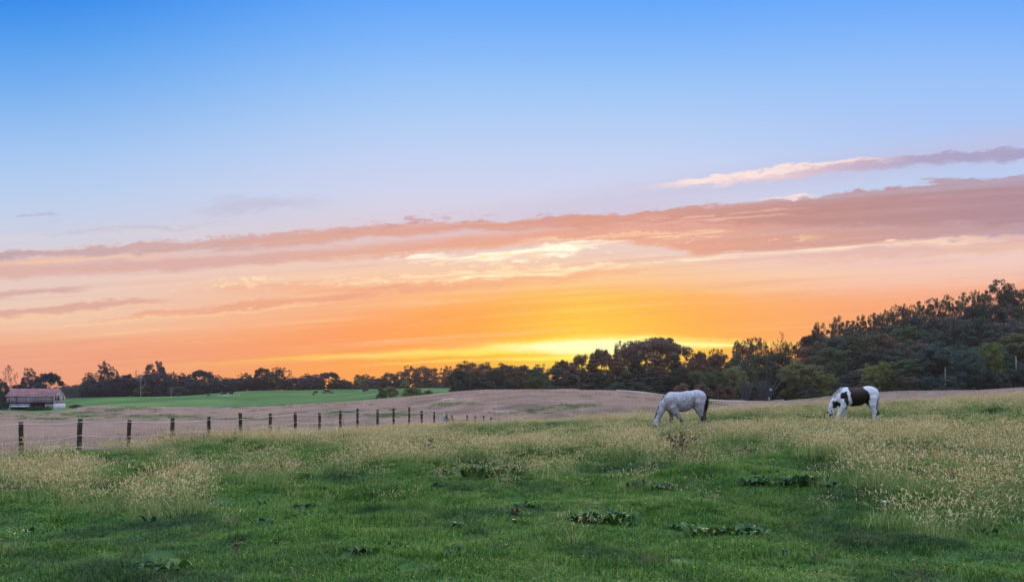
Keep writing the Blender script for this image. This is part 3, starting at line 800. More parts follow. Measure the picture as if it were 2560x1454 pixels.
cl = [(1145, 950, 40, 190, 'bush', 'dark'), (1215, 952, 60, 182, 'bush', 'dark'), (1275, 948, 56, 180, 'bush', 'dark'), (1340, 940, 60, 182, 'round', 'olive'), (1375, 948, 40, 176, 'bush', 'dark'), (1430, 936, 70, 178, 'pine', 'dark'), (1500, 930, 80, 176, 'pine', 'dark'), (1565, 925, 80, 176, 'pine', 'dark'),
      (1630, 922, 84, 176, 'pine', 'dark'), (1690, 918, 80, 178, 'round', 'dark'), (1740, 925, 60, 178, 'round', 'mid'), (1785, 915, 70, 182, 'round', 'mid'), (1835, 912, 64, 184, 'round', 'olive'), (1880, 915, 64, 186, 'airy', 'mid'), (1925, 910, 64, 188, 'round', 'dark'), (1705, 955, 50, 170, 'bush', 'rust'), (1755, 958, 60, 170, 'bush', 'rust'),
      (1810, 958, 50, 172, 'bush', 'rust'), (1600, 955, 70, 168, 'bush', 'dark'), (1540, 958, 60, 166, 'bush', 'dark'), (1470, 960, 60, 165, 'bush', 'dark'), (1885, 960, 50, 178, 'bush', 'dark'), (1945, 958, 50, 184, 'bush', 'dark')]
row(cl, "in the brown hill's front row", 'front row trees above the brown hill')
# hillside wood on the right
sky = [(2020, 838, 50, 252, 'airy', 'dark'), (2045, 804, 56, 266, 'airy', 'dark'), (2095, 788, 52, 273, 'airy', 'dark'), (2128, 800, 40, 274, 'airy', 'dark'), (2155, 786, 46, 276, 'airy', 'dark'), (2190, 780, 50, 279, 'airy', 'dark'), (2222, 772, 44, 280, 'airy', 'mid'),
       (2256, 758, 50, 281, 'airy', 'dark'), (2300, 751, 54, 284, 'airy', 'mid'), (2336, 744, 44, 286, 'airy', 'dark'), (2370, 735, 54, 287, 'airy', 'mid'), (2412, 729, 50, 290, 'airy', 'grey'), (2450, 724, 50, 292, 'airy', 'mid'), (2498, 697, 74, 296, 'airy', 'mid'), (2520, 706, 60, 297, 'airy', 'dark'), (2555, 722, 56, 299, 'round', 'mid')]
row(sky, 'on top of the hillside wood', 'skyline trees of the hillside wood')
rng2 = random.Random(4)
def hill_row(Yd, pxs, off, place, group, tints, wscale):
    lst = []
    top_line = [(1990, 862), (2045, 822), (2100, 806), (2200, 792), (2300, 768), (2400, 748), (2500, 726), (2600, 726), (2700, 715)]
    for px in pxs:
        px = px + rng2.uniform(-9, 9)
        full = np.interp(px, [a for a, _ in top_line], [b for _, b in top_line])
        top = full + off * np.interp(px, [2000, 2560], [.62, 1.12]) + rng2.uniform(-19, 15)
        lst.append((px, top, wscale * rng2.uniform(.85, 1.25), Yd * rng2.uniform(.98, 1.02), rng2.choice(['round', 'round', 'round', 'round', 'tall', 'airy']), rng2.choice(tints)))
    row(lst, place, group)
hill_row(247, range(2035, 2610, 50), 26, "just below the hillside wood's crest", 'upper row trees of the hillside wood', ['dark', 'mid', 'dark', 'grey', 'blue'], 84)
hill_row(224, range(2030, 2620, 58), 64, "on the hillside wood's upper slope", 'upper slope trees of the hillside wood', ['dark', 'mid', 'olive', 'grey', 'rust'], 98)
hill_row(206, range(2020, 2630, 66), 106, "on the hillside wood's middle slope", 'middle slope trees of the hillside wood', ['dark', 'olive', 'grey', 'mid', 'blue'], 108)
hill_row(191, range(2030, 2640, 72), 148, "near the hillside wood's foot", 'trees near the foot of the hillside wood', ['dark', 'navy', 'mid', 'dark', 'grey'], 116)
front = [(1998, 895, 108, 182, 'round', 'olive'), (2060, 925, 60, 178, 'round', 'olive'), (2092, 899, 50, 184, 'tall', 'mid'), (2135, 925, 70, 180, 'round', 'dark'), (2176, 906, 46, 176, 'tall', 'yellow'), (2205, 902, 48, 177, 'tall', 'yellow'), (2240, 928, 52, 176, 'tall', 'mid'),
         (2275, 940, 50, 178, 'round', 'grey'), (2318, 940, 64, 176, 'round', 'blue'), (2366, 934, 48, 174, 'tall', 'blue'), (2418, 872, 84, 178, 'round', 'blue'), (2478, 852, 66, 182, 'tall', 'yellow'), (2510, 880, 60, 186, 'round', 'mid'), (2548, 912, 60, 176, 'round', 'dark'), (2600, 880, 90, 180, 'round', 'dark'),
         (2020, 958, 50, 172, 'bush', 'dark'), (2110, 955, 60, 172, 'bush', 'dark'), (2160, 950, 50, 171, 'bush', 'olive'), (2460, 925, 60, 173, 'round', 'dark'), (2500, 932, 50, 172, 'bush', 'dark')]
row(front, "in the hillside wood's front row", 'front row trees of the hillside wood')
# bushes in the cow pasture
for px, top, w, Yd, t, lb in ((953, 967, 26, 225, 'mid', 'rounded green bush at the field edge left of its pale neighbour'), (976, 964, 44, 228, 'olive', 'larger pale green bush at the field edge beside the cows'),
                              (1030, 966, 56, 215, 'olive', 'wispy wide bush on the crest of the brown field'), (1070, 974, 28, 205, 'mid', 'smallest low bush on the crest of the brown field'),
                              (190, 1010, 36, 282, 'dark', 'low dark bush in the grass right of the barn')):
    tree(px, top, w, Yd, 'bush', t, lb, 'bushes at the edge of the cow pasture')
# bare things
def bare(px, top, w, Yd, idx, label, colr=(.2, .2, .2)):
    x = (px - 1280) / F * Yd; gz = hz(x, Yd)
    H = EYE + (HY - top) / F * Yd - gz
    root = bpy.data.objects.new('bare_tree', None); scene.collection.objects.link(root)
    root.location = (x, Yd, gz); root.scale = (w / F * Yd, w / F * Yd, H); root.rotation_euler = (0, 0, px)
    o = link('trunk', BARE[idx], root); o.color = (*colr, 1)
    tag(root, label, 'tree')
bare(352, 934, 30, 400, 0, 'dead leafless tree with a pale straight trunk before the dark far wood')
bare(428, 968, 20, 400, 0, 'small dead tree with a pale forked trunk at the foot of the far wood')
bare(1864, 948, 52, 168, 1, 'grey leafless thicket of upright stems right of the grey horse', (.10, .10, .12))
bare(1906, 940, 62, 170, 2, 'wider grey leafless thicket of upright stems beside the lane end', (.11, .11, .13))
for px, t0, b0, lb in ((2363, 918, 950, 'pale dead snag showing above the small blue-green tree in the hillside wood'), (2540, 889, 925, 'bright white snag at the right end of the hillside wood')):
    Yd = 181.5 if px < 2400 else 180.5
    x = (px - 1280) / F * Yd; z0 = hz(x, Yd); zt = EYE + (HY - t0) / F * Yd
    mb = MB(); mb.tube([(0, 0, -.2), (.05, 0, (zt - z0) * .5), (-.04, 0, zt - z0)], [.16, .12, .07], 8)
    mb.tube([(.02, 0, (zt - z0) * .8), (.25, .1, (zt - z0) * .9)], [.05, .02], 5)
    o = link('dead_snag', mb.mesh('dead_snag', [M['pale_bark']], True), None, (x, Yd, z0)); tag(o, lb, 'dead tree')
# lane behind the brown hill
def b_lane(nt): return nt.ramp(nt.noise(pos(nt), 1.2, 4, .6), [(.3, rgb(.36, .35, .33)), (.7, rgb(.50, .49, .47))])
M['lane'] = mat('lane', b_lane, .9)
def lane(pts, wid, name):
    pts = np.array(pts, float)
    t = np.linspace(0, len(pts) - 1, 60); xs = np.interp(t, range(len(pts)), pts[:, 0]); ys = np.interp(t, range(len(pts)), pts[:, 1])
    v = []; 
    for a, b in zip(xs, ys):
        X_ = (a - 1280) / F * b
        g = max(hz(X_, b), hz(X_, b + wid)) 
        v += [(X_, b, g + .20), ((a - 1280) / F * (b + wid), b + wid, g + .27), (X_, b, g - .4), ((a - 1280) / F * (b + wid), b + wid, g - .4)]
    n = len(xs); f = []
    for i in range(n - 1):
        a = i * 4; b = a + 4
        f += [[a, b, b + 1, a + 1], [a + 2, b + 2, b, a], [a + 1, b + 1, b + 3, a + 3]]
    o = link(name, make_mesh(name, v, np.array(f), [M['lane'], M['crop_soil']], [0 if i % 3 == 0 else 1 for i in range(len(f))])); tag(o, kind='structure')
lane([(1540, 133), (1600, 134), (1660, 138), (1770, 143), (1865, 150)], 3.2, 'lane')
lane([(1870, 176), (1920, 178), (1960, 180)], 2.5, 'lane')

# ------------------------------------------------------------------ animals: one smooth surface per body
def surface_net(Fv, org, h):
    inside = Fv < 0
    shp = np.array(Fv.shape) - 1
    cnt = np.zeros(shp); acc = np.zeros((*shp, 3))
    nx, ny, nz = Fv.shape
    edges = []
    for ax in range(3):
        sl0 = [slice(None)] * 3; sl1 = [slice(None)] * 3
        sl0[ax] = slice(0, -1); sl1[ax] = slice(1, None)
        a = Fv[tuple(sl0)]; b = Fv[tuple(sl1)]
        cr = (a < 0) != (b < 0)
        idx = np.argwhere(cr)
        t = a[cr] / (a[cr] - b[cr])
        p = idx.astype(float); p[:, ax] += t
        o1, o2 = [x for x in range(3) if x != ax]
        for d1 in (0, -1):
            for d2 in (0, -1):
                c = idx.copy(); c[:, o1] += d1; c[:, o2] += d2
                ok = ((c >= 0) & (c < shp)).all(1)
                cc = c[ok]
                np.add.at(cnt, (cc[:, 0], cc[:, 1], cc[:, 2]), 1)
                np.add.at(acc, (cc[:, 0], cc[:, 1], cc[:, 2]), p[ok])
        edges.append((ax, idx, a[cr] < 0))
    has = cnt > 0
    vid = -np.ones(shp, int); vid[has] = np.arange(has.sum())
    v = acc[has] / cnt[has][:, None] * h + np.array(org)
    quads = []
    for ax, idx, neg in edges:
        o1, o2 = [(1, 2), (2, 0), (0, 1)][ax]
        q = []
        for d1, d2 in ((-1, -1), (0, -1), (0, 0), (-1, 0)):
            c = idx.copy(); c[:, o1] += d1; c[:, o2] += d2
            c = np.clip(c, 0, shp - 1)
            q.append(vid[c[:, 0], c[:, 1], c[:, 2]])
        q = np.stack(q, 1)
        q[~neg] = q[~neg][:, ::-1]
        quads.append(q)
    q = np.vstack(quads); q = q[(q >= 0).all(1)]
    return v, q
def blob_mesh(prims, h, mats, name, colorf=None):
    """prims: ('e', c, r) ellipsoids or ('c', a, b, ra, rb) tapered limbs, smoothly joined with radius k (last item)"""
    lo = np.full(3, 1e9); hi = -lo
    for p in prims:
        if p[0] == 'e': lo = np.minimum(lo, np.array(p[1]) - p[2]); hi = np.maximum(hi, np.array(p[1]) + p[2])
        else:
            m = max(p[3], p[4])
            for q in (p[1], p[2]): lo = np.minimum(lo, np.array(q) - m); hi = np.maximum(hi, np.array(q) + m)
    lo -= 3 * h; hi += 3 * h
    n = np.ceil((hi - lo) / h).astype(int) + 1
    g = np.stack(np.meshgrid(*[lo[i] + h * np.arange(n[i]) for i in range(3)], indexing='ij'), -1)
    D = None
    for p in prims:
        if p[0] == 'e':
            r = np.array(p[2], float); q = g - np.array(p[1])
            k0 = np.linalg.norm(q / r, axis=-1); k1 = np.linalg.norm(q / (r * r), axis=-1) + 1e-6
            d = k0 * (k0 - 1) / k1; k = p[3]
        else:
            a = np.array(p[1], float); b = np.array(p[2], float); ab = b - a
            t = np.clip(((g - a) @ ab) / (ab @ ab + 1e-9), 0, 1)
            d = np.linalg.norm(g - a - t[..., None] * ab, axis=-1) - (p[3] + (p[4] - p[3]) * t); k = p[5]
        if D is None: D = d
        else:
            hh = np.clip(.5 + .5 * (D - d) / k, 0, 1)
            D = D * (1 - hh) + d * hh - k * hh * (1 - hh)
    v, f = surface_net(D, lo, h)
    me = make_mesh(name, v, f, mats, smooth=True)
    if colorf is not None:
        c = colorf(v)
        at = me.color_attributes.new('coat', 'FLOAT_COLOR', 'POINT')
        at.data.foreach_set('color', np.hstack([c, np.ones((len(c), 1))]).astype(np.float32).ravel())
    return me
def b_coat(nt):
    a = nt.new('ShaderNodeVertexColor'); a.layer_name = 'coat'
    c = Ex(nt, a.outputs[0])
    n = nt.noise(objc(nt), 9, 4, .6); n2 = nt.noise(objc(nt), 55, 3, .6)
    return scaled(nt, c, nt.math('MULTIPLY_ADD', n, .3, .85) * nt.math('MULTIPLY_ADD', n2, .2, .9))
M['coat'] = mat('coat', b_coat, .6, .25)
def b_hair(nt):
    z = nt.new('ShaderNodeSeparateXYZ'); nt.put(z.inputs[0], pos(nt))
    return scaled(nt, ocol(nt), nt.math('MULTIPLY_ADD', isl(nt), .7, .65))
M['hair'] = mat('hair', b_hair, .5, .3, transl=.25)
M['hoof'] = mat('hoof', lambda nt: nt.mix(nt.noise(objc(nt), 30), rgb(.03, .025, .02), rgb(.08, .06, .05)), .5)
M['eye'] = mat('eye', lambda nt: nt.mix(nt.noise(objc(nt), 30), rgb(.01, .008, .006), rgb(.02, .015, .01)), .15, .6)
def in_poly(px, py, poly):
    r = np.zeros(px.shape, bool); n = len(poly)
    for i in range(n):
        x1, y1 = poly[i]; x2, y2 = poly[(i + 1) % n]
        c = ((y1 > py) != (y2 > py)) & (px < (x2 - x1) * (py - y1) / ((y2 - y1) if y2 != y1 else 1e-9) + x1)
        r ^= c
    return r
def strands(r, path, n, spread, rad, sway=.02, k=3, cut=.25):
    """path: list of (x,y,z); strands run along it"""
    mb = MB(); path = np.array(path, float)
    for i in range(n):
        o = r.normal(0, 1, 3) * spread
        m = len(path); e = r.uniform(1 - cut, 1)
        ts = np.linspace(0, e, 7)
        p = np.stack([np.interp(ts, np.linspace(0, 1, m), path[:, c]) for c in range(3)], 1)
        w = np.sin(ts * math.pi * .9)[:, None] * .9 + .1
        p = p + o * w + np.cumsum(r.normal(0, sway * .3, p.shape), 0)
        mb.tube(p, rad * np.linspace(1, .3, 7), k, 0, False)
    return mb

def make_horse(kind, S, cx, gz, Yd, px0):
    def P(x, z, y=0.0): return np.array([(x - cx) * S, y, (gz - z) * S])
    def E(x, z, rx, rz, ry, k=.05, y=0.0): return ('e', P(x, z, y), np.array([rx * S, ry * S, rz * S]), k)
    def C(a, b, ra, rb, k=.03): return ('c', a, b, ra * S, rb * S, k)
    pr = []
    def leg(pts, k=.035):
        for (x1, z1, r1, y1), (x2, z2, r2, y2) in zip(pts[:-1], pts[1:]): pr.append(C(P(x1, z1, y1), P(x2, z2, y2), r1, r2, k))
    hooves = []
    r = np.random.default_rng(5 if kind == 'grey' else 6)
    if kind == 'grey':
        pr += [E(880, 620, 290, 240, 172, .06), E(1040, 622, 280, 238, 188, .06), E(1370, 525, 225, 200, 172, .07), E(1170, 545, 230, 195, 165, .07), E(745, 600, 150, 220, 145, .06),
               E(705, 705, 105, 160, 120, .05), E(790, 455, 150, 72, 60, .05), E(1480, 520, 125, 150, 130, .05), E(1400, 660, 150, 180, 150, .06)]
        leg([(690, 600, 165, 0), (580, 690, 112, 0), (500, 860, 82, 0), (432, 1030, 62, 0)], .05)
        pr += [C(P(400, 1090), P(395, 1190), 76, 66, .04), C(P(395, 1190), P(402, 1290), 62, 44, .04), C(P(455, 1110), P(430, 1190), 52, 42, .04), E(402, 1290, 44, 40, 42, .02)]
        for yy in (-.05, .05): pr.append(C(P(372, 1060, yy), P(330, 992, yy * 1.3), 17, 6, .012))
        leg([(800, 760, 115, -.13), (850, 880, 80, -.15), (925, 975, 50, -.15), (985, 1060, 38, -.15), (1035, 1130, 27, -.15), (1090, 1215, 24, -.15), (1125, 1255, 27, -.15)])
        leg([(760, 780, 100, .13), (775, 900, 62, .15), (780, 1000, 40, .15), (772, 1085, 36, .15), (785, 1180, 24, .15), (788, 1245, 27, .15)])
        leg([(1410, 640, 150, -.10), (1420, 790, 105, -.14), (1438, 900, 66, -.15), (1462, 990, 46, -.15), (1452, 1060, 34, -.15), (1432, 1160, 27, -.15), (1422, 1240, 30, -.15)])
        leg([(1460, 650, 130, .10), (1490, 800, 95, .14), (1540, 920, 55, .15), (1588, 1010, 42, .15), (1585, 1080, 30, .15), (1570, 1180, 26, .15), (1572, 1245, 29, .15)])
        hooves = [(1148, 1268, -.15), (785, 1268, .15), (1410, 1266, -.15), (1562, 1266, .15)]
        mane_path = [(700, 395), (620, 470), (560, 540), (500, 640), (455, 760), (415, 880), (385, 980), (365, 1050)]
        eye = (365, 1128)
        def colf(v):
            x = v[:, 0] / S + cx; z = gz - v[:, 2] / S
            c = np.tile(np.array([.40, .41, .47]), (len(v), 1))
            n1 = fbm(x / 60, z / 60 + v[:, 1] * 7, 60, 4); n2 = vnoise(x / 17, z / 17 + v[:, 1] * 40, 61); n3 = fbm(x / 130, z / 130 + v[:, 1] * 5, 62, 2)
            c = c * (1.08 - .30 * np.clip((n1 - .46) * 4, 0, 1))[:, None] + np.array([.03, .0, -.02]) * np.clip((n3 - .45) * 5, 0, 1)[:, None]
            c = c * (1 - .5 * (n2 > .68) * (n3 > .35))[:, None]
            c = np.where(((n2 < .12) & (z < 900))[:, None], c * 1.25, c)
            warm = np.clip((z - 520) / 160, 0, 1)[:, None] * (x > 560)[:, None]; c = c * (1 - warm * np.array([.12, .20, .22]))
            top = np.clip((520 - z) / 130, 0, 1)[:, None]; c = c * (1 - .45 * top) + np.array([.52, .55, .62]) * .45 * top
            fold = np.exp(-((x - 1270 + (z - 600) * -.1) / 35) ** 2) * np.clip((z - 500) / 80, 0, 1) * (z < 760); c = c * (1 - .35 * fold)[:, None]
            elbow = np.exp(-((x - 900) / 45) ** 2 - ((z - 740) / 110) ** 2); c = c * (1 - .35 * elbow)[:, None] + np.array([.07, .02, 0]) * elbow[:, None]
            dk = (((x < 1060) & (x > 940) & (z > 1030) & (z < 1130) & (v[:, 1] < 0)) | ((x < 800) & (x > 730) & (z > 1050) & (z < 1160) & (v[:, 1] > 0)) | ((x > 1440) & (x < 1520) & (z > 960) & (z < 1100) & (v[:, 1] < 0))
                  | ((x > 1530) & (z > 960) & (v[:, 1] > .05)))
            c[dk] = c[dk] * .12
            mz = (x < 520) & (z > 1175) & (v[:, 0] / S + cx < 400); c[mz] = np.array([.06, .05, .055])
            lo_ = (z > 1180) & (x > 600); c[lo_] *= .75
            return c
    else:
        pr += [E(950, 560, 260, 225, 165, .06), E(1080, 560, 270, 215, 180, .06), E(1360, 480, 235, 190, 170, .07), E(1180, 515, 230, 190, 165, .07), E(800, 545, 160, 215, 140, .06), E(760, 640, 110, 150, 120, .05),
               E(820, 395, 140, 72, 60, .05), E(1490, 500, 118, 165, 135, .05), E(1420, 620, 130, 160, 140, .06), E(1280, 640, 60, 60, 50, .05)]
        leg([(760, 520, 150, 0), (650, 580, 118, 0), (560, 680, 100, 0), (490, 800, 78, 0), (455, 900, 66, 0)], .05)
        pr += [C(P(432, 970), P(412, 1080), 78, 66, .04), C(P(412, 1080), P(415, 1190), 62, 44, .04), C(P(480, 1000), P(460, 1080), 50, 40, .04), E(415, 1190, 44, 40, 42, .02)]
        for yy in (-.05, .05): pr.append(C(P(392, 955, yy), P(350, 895, yy * 1.3), 17, 6, .012))
        leg([(740, 680, 115, -.13), (700, 790, 78, -.15), (655, 880, 54, -.15), (612, 970, 42, -.15), (590, 1020, 35, -.15), (560, 1100, 26, -.15), (538, 1170, 26, -.15)])
        leg([(810, 700, 100, .12), (825, 820, 60, .15), (832, 910, 42, .15), (838, 980, 38, .15), (838, 1080, 26, .15), (836, 1170, 27, .15)])
        leg([(1410, 600, 140, -.10), (1415, 740, 98, -.14), (1440, 850, 62, -.15), (1475, 930, 44, -.15), (1465, 1000, 34, -.15), (1450, 1090, 27, -.15), (1440, 1170, 29, -.15)])
        leg([(1480, 600, 125, .10), (1530, 740, 92, .14), (1580, 850, 52, .15), (1632, 930, 40, .15), (1635, 1000, 30, .15), (1632, 1090, 27, .15), (1628, 1170, 29, .15)])
        hooves = [(520, 1198, -.15), (828, 1200, .15), (1428, 1200, -.15), (1618, 1200, .15)]
        mane_path = [(720, 335), (620, 430), (540, 520), (480, 620), (430, 730), (405, 830), (385, 910), (375, 960)]
        eye = (385, 1020)
        polys = [[(840, 372), (875, 345), (900, 240), (1120, 240), (1235, 240), (1222, 350), (1290, 430), (1325, 540), (1330, 700), (1350, 780), (1285, 700), (1100, 830), (935, 830), (905, 650), (872, 540), (885, 430), (850, 400)],
                 [(650, 450), (700, 455), (790, 425), (805, 540), (800, 600), (845, 670), (840, 720), (775, 765), (725, 690), (700, 610), (630, 570)],
                 [(470, 680), (500, 650), (530, 672), (570, 615), (590, 660), (650, 740), (610, 820), (505, 832), (462, 800)],
                 [(300, 860), (380, 900), (432, 950), (450, 862), (480, 960), (530, 1080), (530, 1300), (300, 1300)],
                 [(770, 800), (880, 795), (880, 850), (785, 858)],
                 [(1595, 880), (1700, 880), (1700, 1010), (1600, 1000)]]
        def colf(v):
            jx = (fbm(v[:, 0] * 14, v[:, 2] * 14, 70, 3) - .5) * 46; jz = (fbm(v[:, 0] * 14 + 5, v[:, 2] * 14, 71, 3) - .5) * 46
            x = v[:, 0] / S + cx + jx; z = gz - v[:, 2] / S + jz
            far = v[:, 1] > .06
            xx = np.where(far, x + 90 * np.sin(z / 90), x)
            c = np.tile(np.array([.66, .69, .75]), (len(v), 1))
            n = fbm(x / 120, z / 120, 72, 3); c = c * (1 - .12 * n)[:, None]
            dark = np.zeros(len(v), bool)
            for i, p in enumerate(polys): dark |= in_poly(x if i in (3, 4, 5) else xx, z, p)
            br = np.clip((520 - z) / 200, 0, 1)[:, None]
            c = np.where(dark[:, None], np.array([.012, .007, .006]) * (1 - br) + np.array([.055, .025, .018]) * br, c)
            face = (x < 372) & (z > 990); c[face] = np.array([.20, .10, .05])
            low = (z > 1090) & (x > 1300); c[low] = np.array([.22, .12, .08])
            return c
    root = bpy.data.objects.new('grazing_horse', None); scene.collection.objects.link(root)
    x0 = (px0 - 1280) / F * Yd
    root.location = (x0, Yd, hz(x0, Yd) - .01)
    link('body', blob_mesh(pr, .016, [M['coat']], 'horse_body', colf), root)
    mb_h = None
    for hx, hz_, hy in hooves:
        mb = MB(); c = P(hx, hz_, hy)
        k = 10; th = np.linspace(0, 6.283, k, endpoint=False)
        v = np.vstack([np.stack([c[0] - rr_ * .3 + rr_ * np.cos(th) * 1.15, c[1] + rr_ * np.sin(th), np.full(k, zz)], 1) for rr_, zz in ((.062, max(c[2] - .05, -.03)), (.045, c[2] + .045))])
        mb.add(v, [[i, (i + 1) % k, k + (i + 1) % k, k + i] for i in range(k)])
        mb.add(v[:k], [[0, i, i + 1] for i in range(1, k - 1)]); mb.add(v[k:], [[0, i, i + 1] for i in range(1, k - 1)])
        link('hoof', mb.mesh('hoof', [M['hoof']]), root)
    for sy in (-1, 1):
        me = blob_mesh([('e', np.zeros(3), np.array([.017, .012, .017]), .01)], .006, [M['eye']], 'eye')
        link('eye', me, root, tuple(P(eye[0] + 10, eye[1], sy * .098)))
    # mane
    mb = MB(); mp = np.array([P(x, z) for x, z in mane_path])
    m = len(mp)
    for i in range(260 if kind == 'grey' else 420):
        t = r.random(); b = np.array([np.interp(t, np.linspace(0, 1, m), mp[:, c]) for c in range(3)])
        if kind == 'grey':
            near_w = t < .22
            L = r.uniform(.05, .13) if near_w else r.uniform(.04, .09)
            d = np.array([-.55, r.normal(-.1, .5), .55]) if near_w else np.array([.10, r.normal(-.15, .35), -1.0])
            b = b + (np.array([.01, 0, 0]) if near_w else np.array([-.022 + r.normal(0, .008), r.normal(0, .015), .02]))
        else:
            L = r.uniform(.10, .24)
            d = np.array([-.45 + .3 * r.random(), r.normal(-.4, .5), .3 if t < .35 else -.5])
            b = b + np.array([.03, 0, -.02])
        d = d / np.linalg.norm(d)
        pts = [b, b + d * L * .5 + r.normal(0, .008, 3), b + d * L * .85 + np.array([0, 0, -L * .35]) + r.normal(0, .012, 3)]
        mb.tube(pts, [.008, .007, .003] if kind == 'grey' else [.006, .005, .002], 3, 0, False)
    o = link('mane', mb.mesh('mane', [M['hair']]), root)
    o.color = (.02, .014, .014, 1) if kind == 'grey' else (.72, .70, .70, 1)
    if kind == 'grey':
        mb = MB()
        for i in range(90):
            t = r.uniform(-.02, .25); b = np.array([np.interp(t, np.linspace(0, 1, m), mp[:, c]) for c in range(3)]) + np.array([.01, r.normal(0, .01), 0])
            d = np.array([-.7 + r.normal(0, .3), r.normal(0, .3), .5 + r.normal(0, .3)]); d /= np.linalg.norm(d); L = r.uniform(.04, .1)
            mb.tube([b, b + d * L * .6, b + d * L + np.array([0, 0, -.02])], [.004, .003, .001], 3, 0, False)
        o = link('mane_tuft', mb.mesh('mane_tuft', [M['hair']]), root); o.color = (.42, .24, .15, 1)  # low sun's orange glow put into the colour of these tufts
        tp = [P(1550, 385), P(1600, 450), P(1622, 560), P(1612, 700), P(1580, 850), P(1545, 980), P(1512, 1090)]
        o = link('tail', strands(r, tp[:6], 120, .038, .006, .02, 3, .25).mesh('tail', [M['hair']]), root); o.color = (.022, .016, .016, 1)
        mb = strands(r, [P(1600, 700), P(1575, 850), P(1545, 980), P(1520, 1070), P(1508, 1115)], 110, .036, .0055, .02, 3, .15)
        o = link('tail_end', mb.mesh('tail_end', [M['hair']]), root); o.color = (.30, .18, .12, 1)
    else:
        mb = MB()
        for i in range(70):
            b = P(372 + r.uniform(-8, 14), 925 + r.uniform(-15, 15), r.normal(0, .02)); e = P(430 + r.normal(0, 12), 1000 + r.uniform(0, 90), -.085)
            mb.tube([b, (b + e) / 2 + np.array([0, -.04, .02]), e], [.005, .004, .002], 3, 0, False)
        o = link('forelock', mb.mesh('forelock', [M['hair']]), root); o.color = (.7, .68, .68, 1)
        o = link('tail', strands(r, [P(1540, 400), P(1598, 470), P(1592, 600), P(1585, 760), P(1580, 900)], 80, .022, .006, .015, 3, .3).mesh('tail', [M['hair']]), root); o.color = (.68, .66, .66, 1)
        o = link('tail_end', strands(r, [P(1560, 480), P(1540, 620), P(1522, 780), P(1510, 900), P(1500, 990)], 90, .032, .006, .02, 3, .2).mesh('tail_end', [M['hair']]), root); o.color = (.05, .03, .025, 1)
        o = link('tail_streak', strands(r, [P(1550, 520), P(1528, 650), P(1512, 760), P(1500, 850), P(1496, 900)], 24, .014, .005, .01, 3, .2).mesh('tail_streak', [M['hair']]), root); o.color = (.45, .33, .27, 1); o.location = (-.03, -.06, 0)
    return root
g = make_horse('grey', .001658, 900, 1275, 32.0, 1600 + 900 / 9.695)
tag(g, 'flea-bitten grey horse with a dark tail grazing head down beside the dark weed clump', 'horse', 'grazing horses')
p = make_horse('paint', .001709, 950, 1225, 33.0, 2030 + 950 / 9.695)
tag(p, 'white and dark brown patched horse grazing in the tall seed grass', 'horse', 'grazing horses')

# cattle
M['cow_coat'] = mat('cow_coat', lambda nt: nt.mix(nt.noise(objc(nt), 8), rgb(.012, .010, .012), rgb(.03, .024, .022)), .55, .3)
def cow_mesh(pose):
    c = lambda a, b, ra, rb, k=.05: ('c', np.array(a, float), np.array(b, float), ra, rb, k)
    pr = [('e', np.array([0, 0, .92]), np.array([.85, .32, .37]), .06), ('e', np.array([.62, 0, .98]), np.array([.38, .29, .34]), .06), ('e', np.array([-.55, 0, .98]), np.array([.36, .28, .39]), .06)]
    if pose == 'graze': pr += [c((-.75, 0, 1.05), (-1.18, 0, .62), .24, .15), c((-1.2, 0, .58), (-1.34, 0, .16), .14, .085), c((-1.16, -.1, .62), (-1.12, -.25, .6), .04, .03, .02), c((-1.16, .1, .62), (-1.12, .25, .6), .04, .03, .02)]
    else: pr += [c((-.75, 0, 1.1), (-1.15, 0, 1.32), .24, .16), c((-1.2, 0, 1.36), (-1.58, 0, 1.16), .14, .085), c((-1.16, -.1, 1.4), (-1.12, -.26, 1.4), .04, .03, .02), c((-1.16, .1, 1.4), (-1.12, .26, 1.4), .04, .03, .02)]
    for x, dx in ((-.55, .04), (.68, -.05)):
        for y in (-.17, .17):
            pr += [c((x, y, .75), (x + dx * (1 if y > 0 else -1), y, .38), .15, .075), c((x + dx * (1 if y > 0 else -1), y, .38), (x, y, .03), .065, .055)]
    pr += [('e', np.array([.42, 0, .58]), np.array([.16, .14, .1]), .05)]
    return blob_mesh(pr, .05, [M['cow_coat']], 'cow_body')
COWS = [cow_mesh('graze'), cow_mesh('stand')]
mbt = MB(); mbt.tube([(.95, 0, 1.2), (1.04, 0, 1.0), (1.03, 0, .5)], [.03, .02, .03], 5); COWTAIL = mbt.mesh('tail', [M['cow_coat']])
def cow(px, py, Yd, pose, flip, sc, label, yaw=0):
    x = (px - 1280) / F * Yd
    root = bpy.data.objects.new('calf' if sc < .8 else 'cow', None); scene.collection.objects.link(root)
    root.location = (x, Yd, hz(x, Yd) - .02); root.rotation_euler = (0, 0, math.radians(yaw + (180 if flip else 0))); sc *= 1.12; root.scale = (sc, sc, sc)
    link('body', COWS[pose], root); link('tail', COWTAIL, root)
    tag(root, label, 'calf' if sc < .8 else 'cow', 'black cattle on the far pasture')
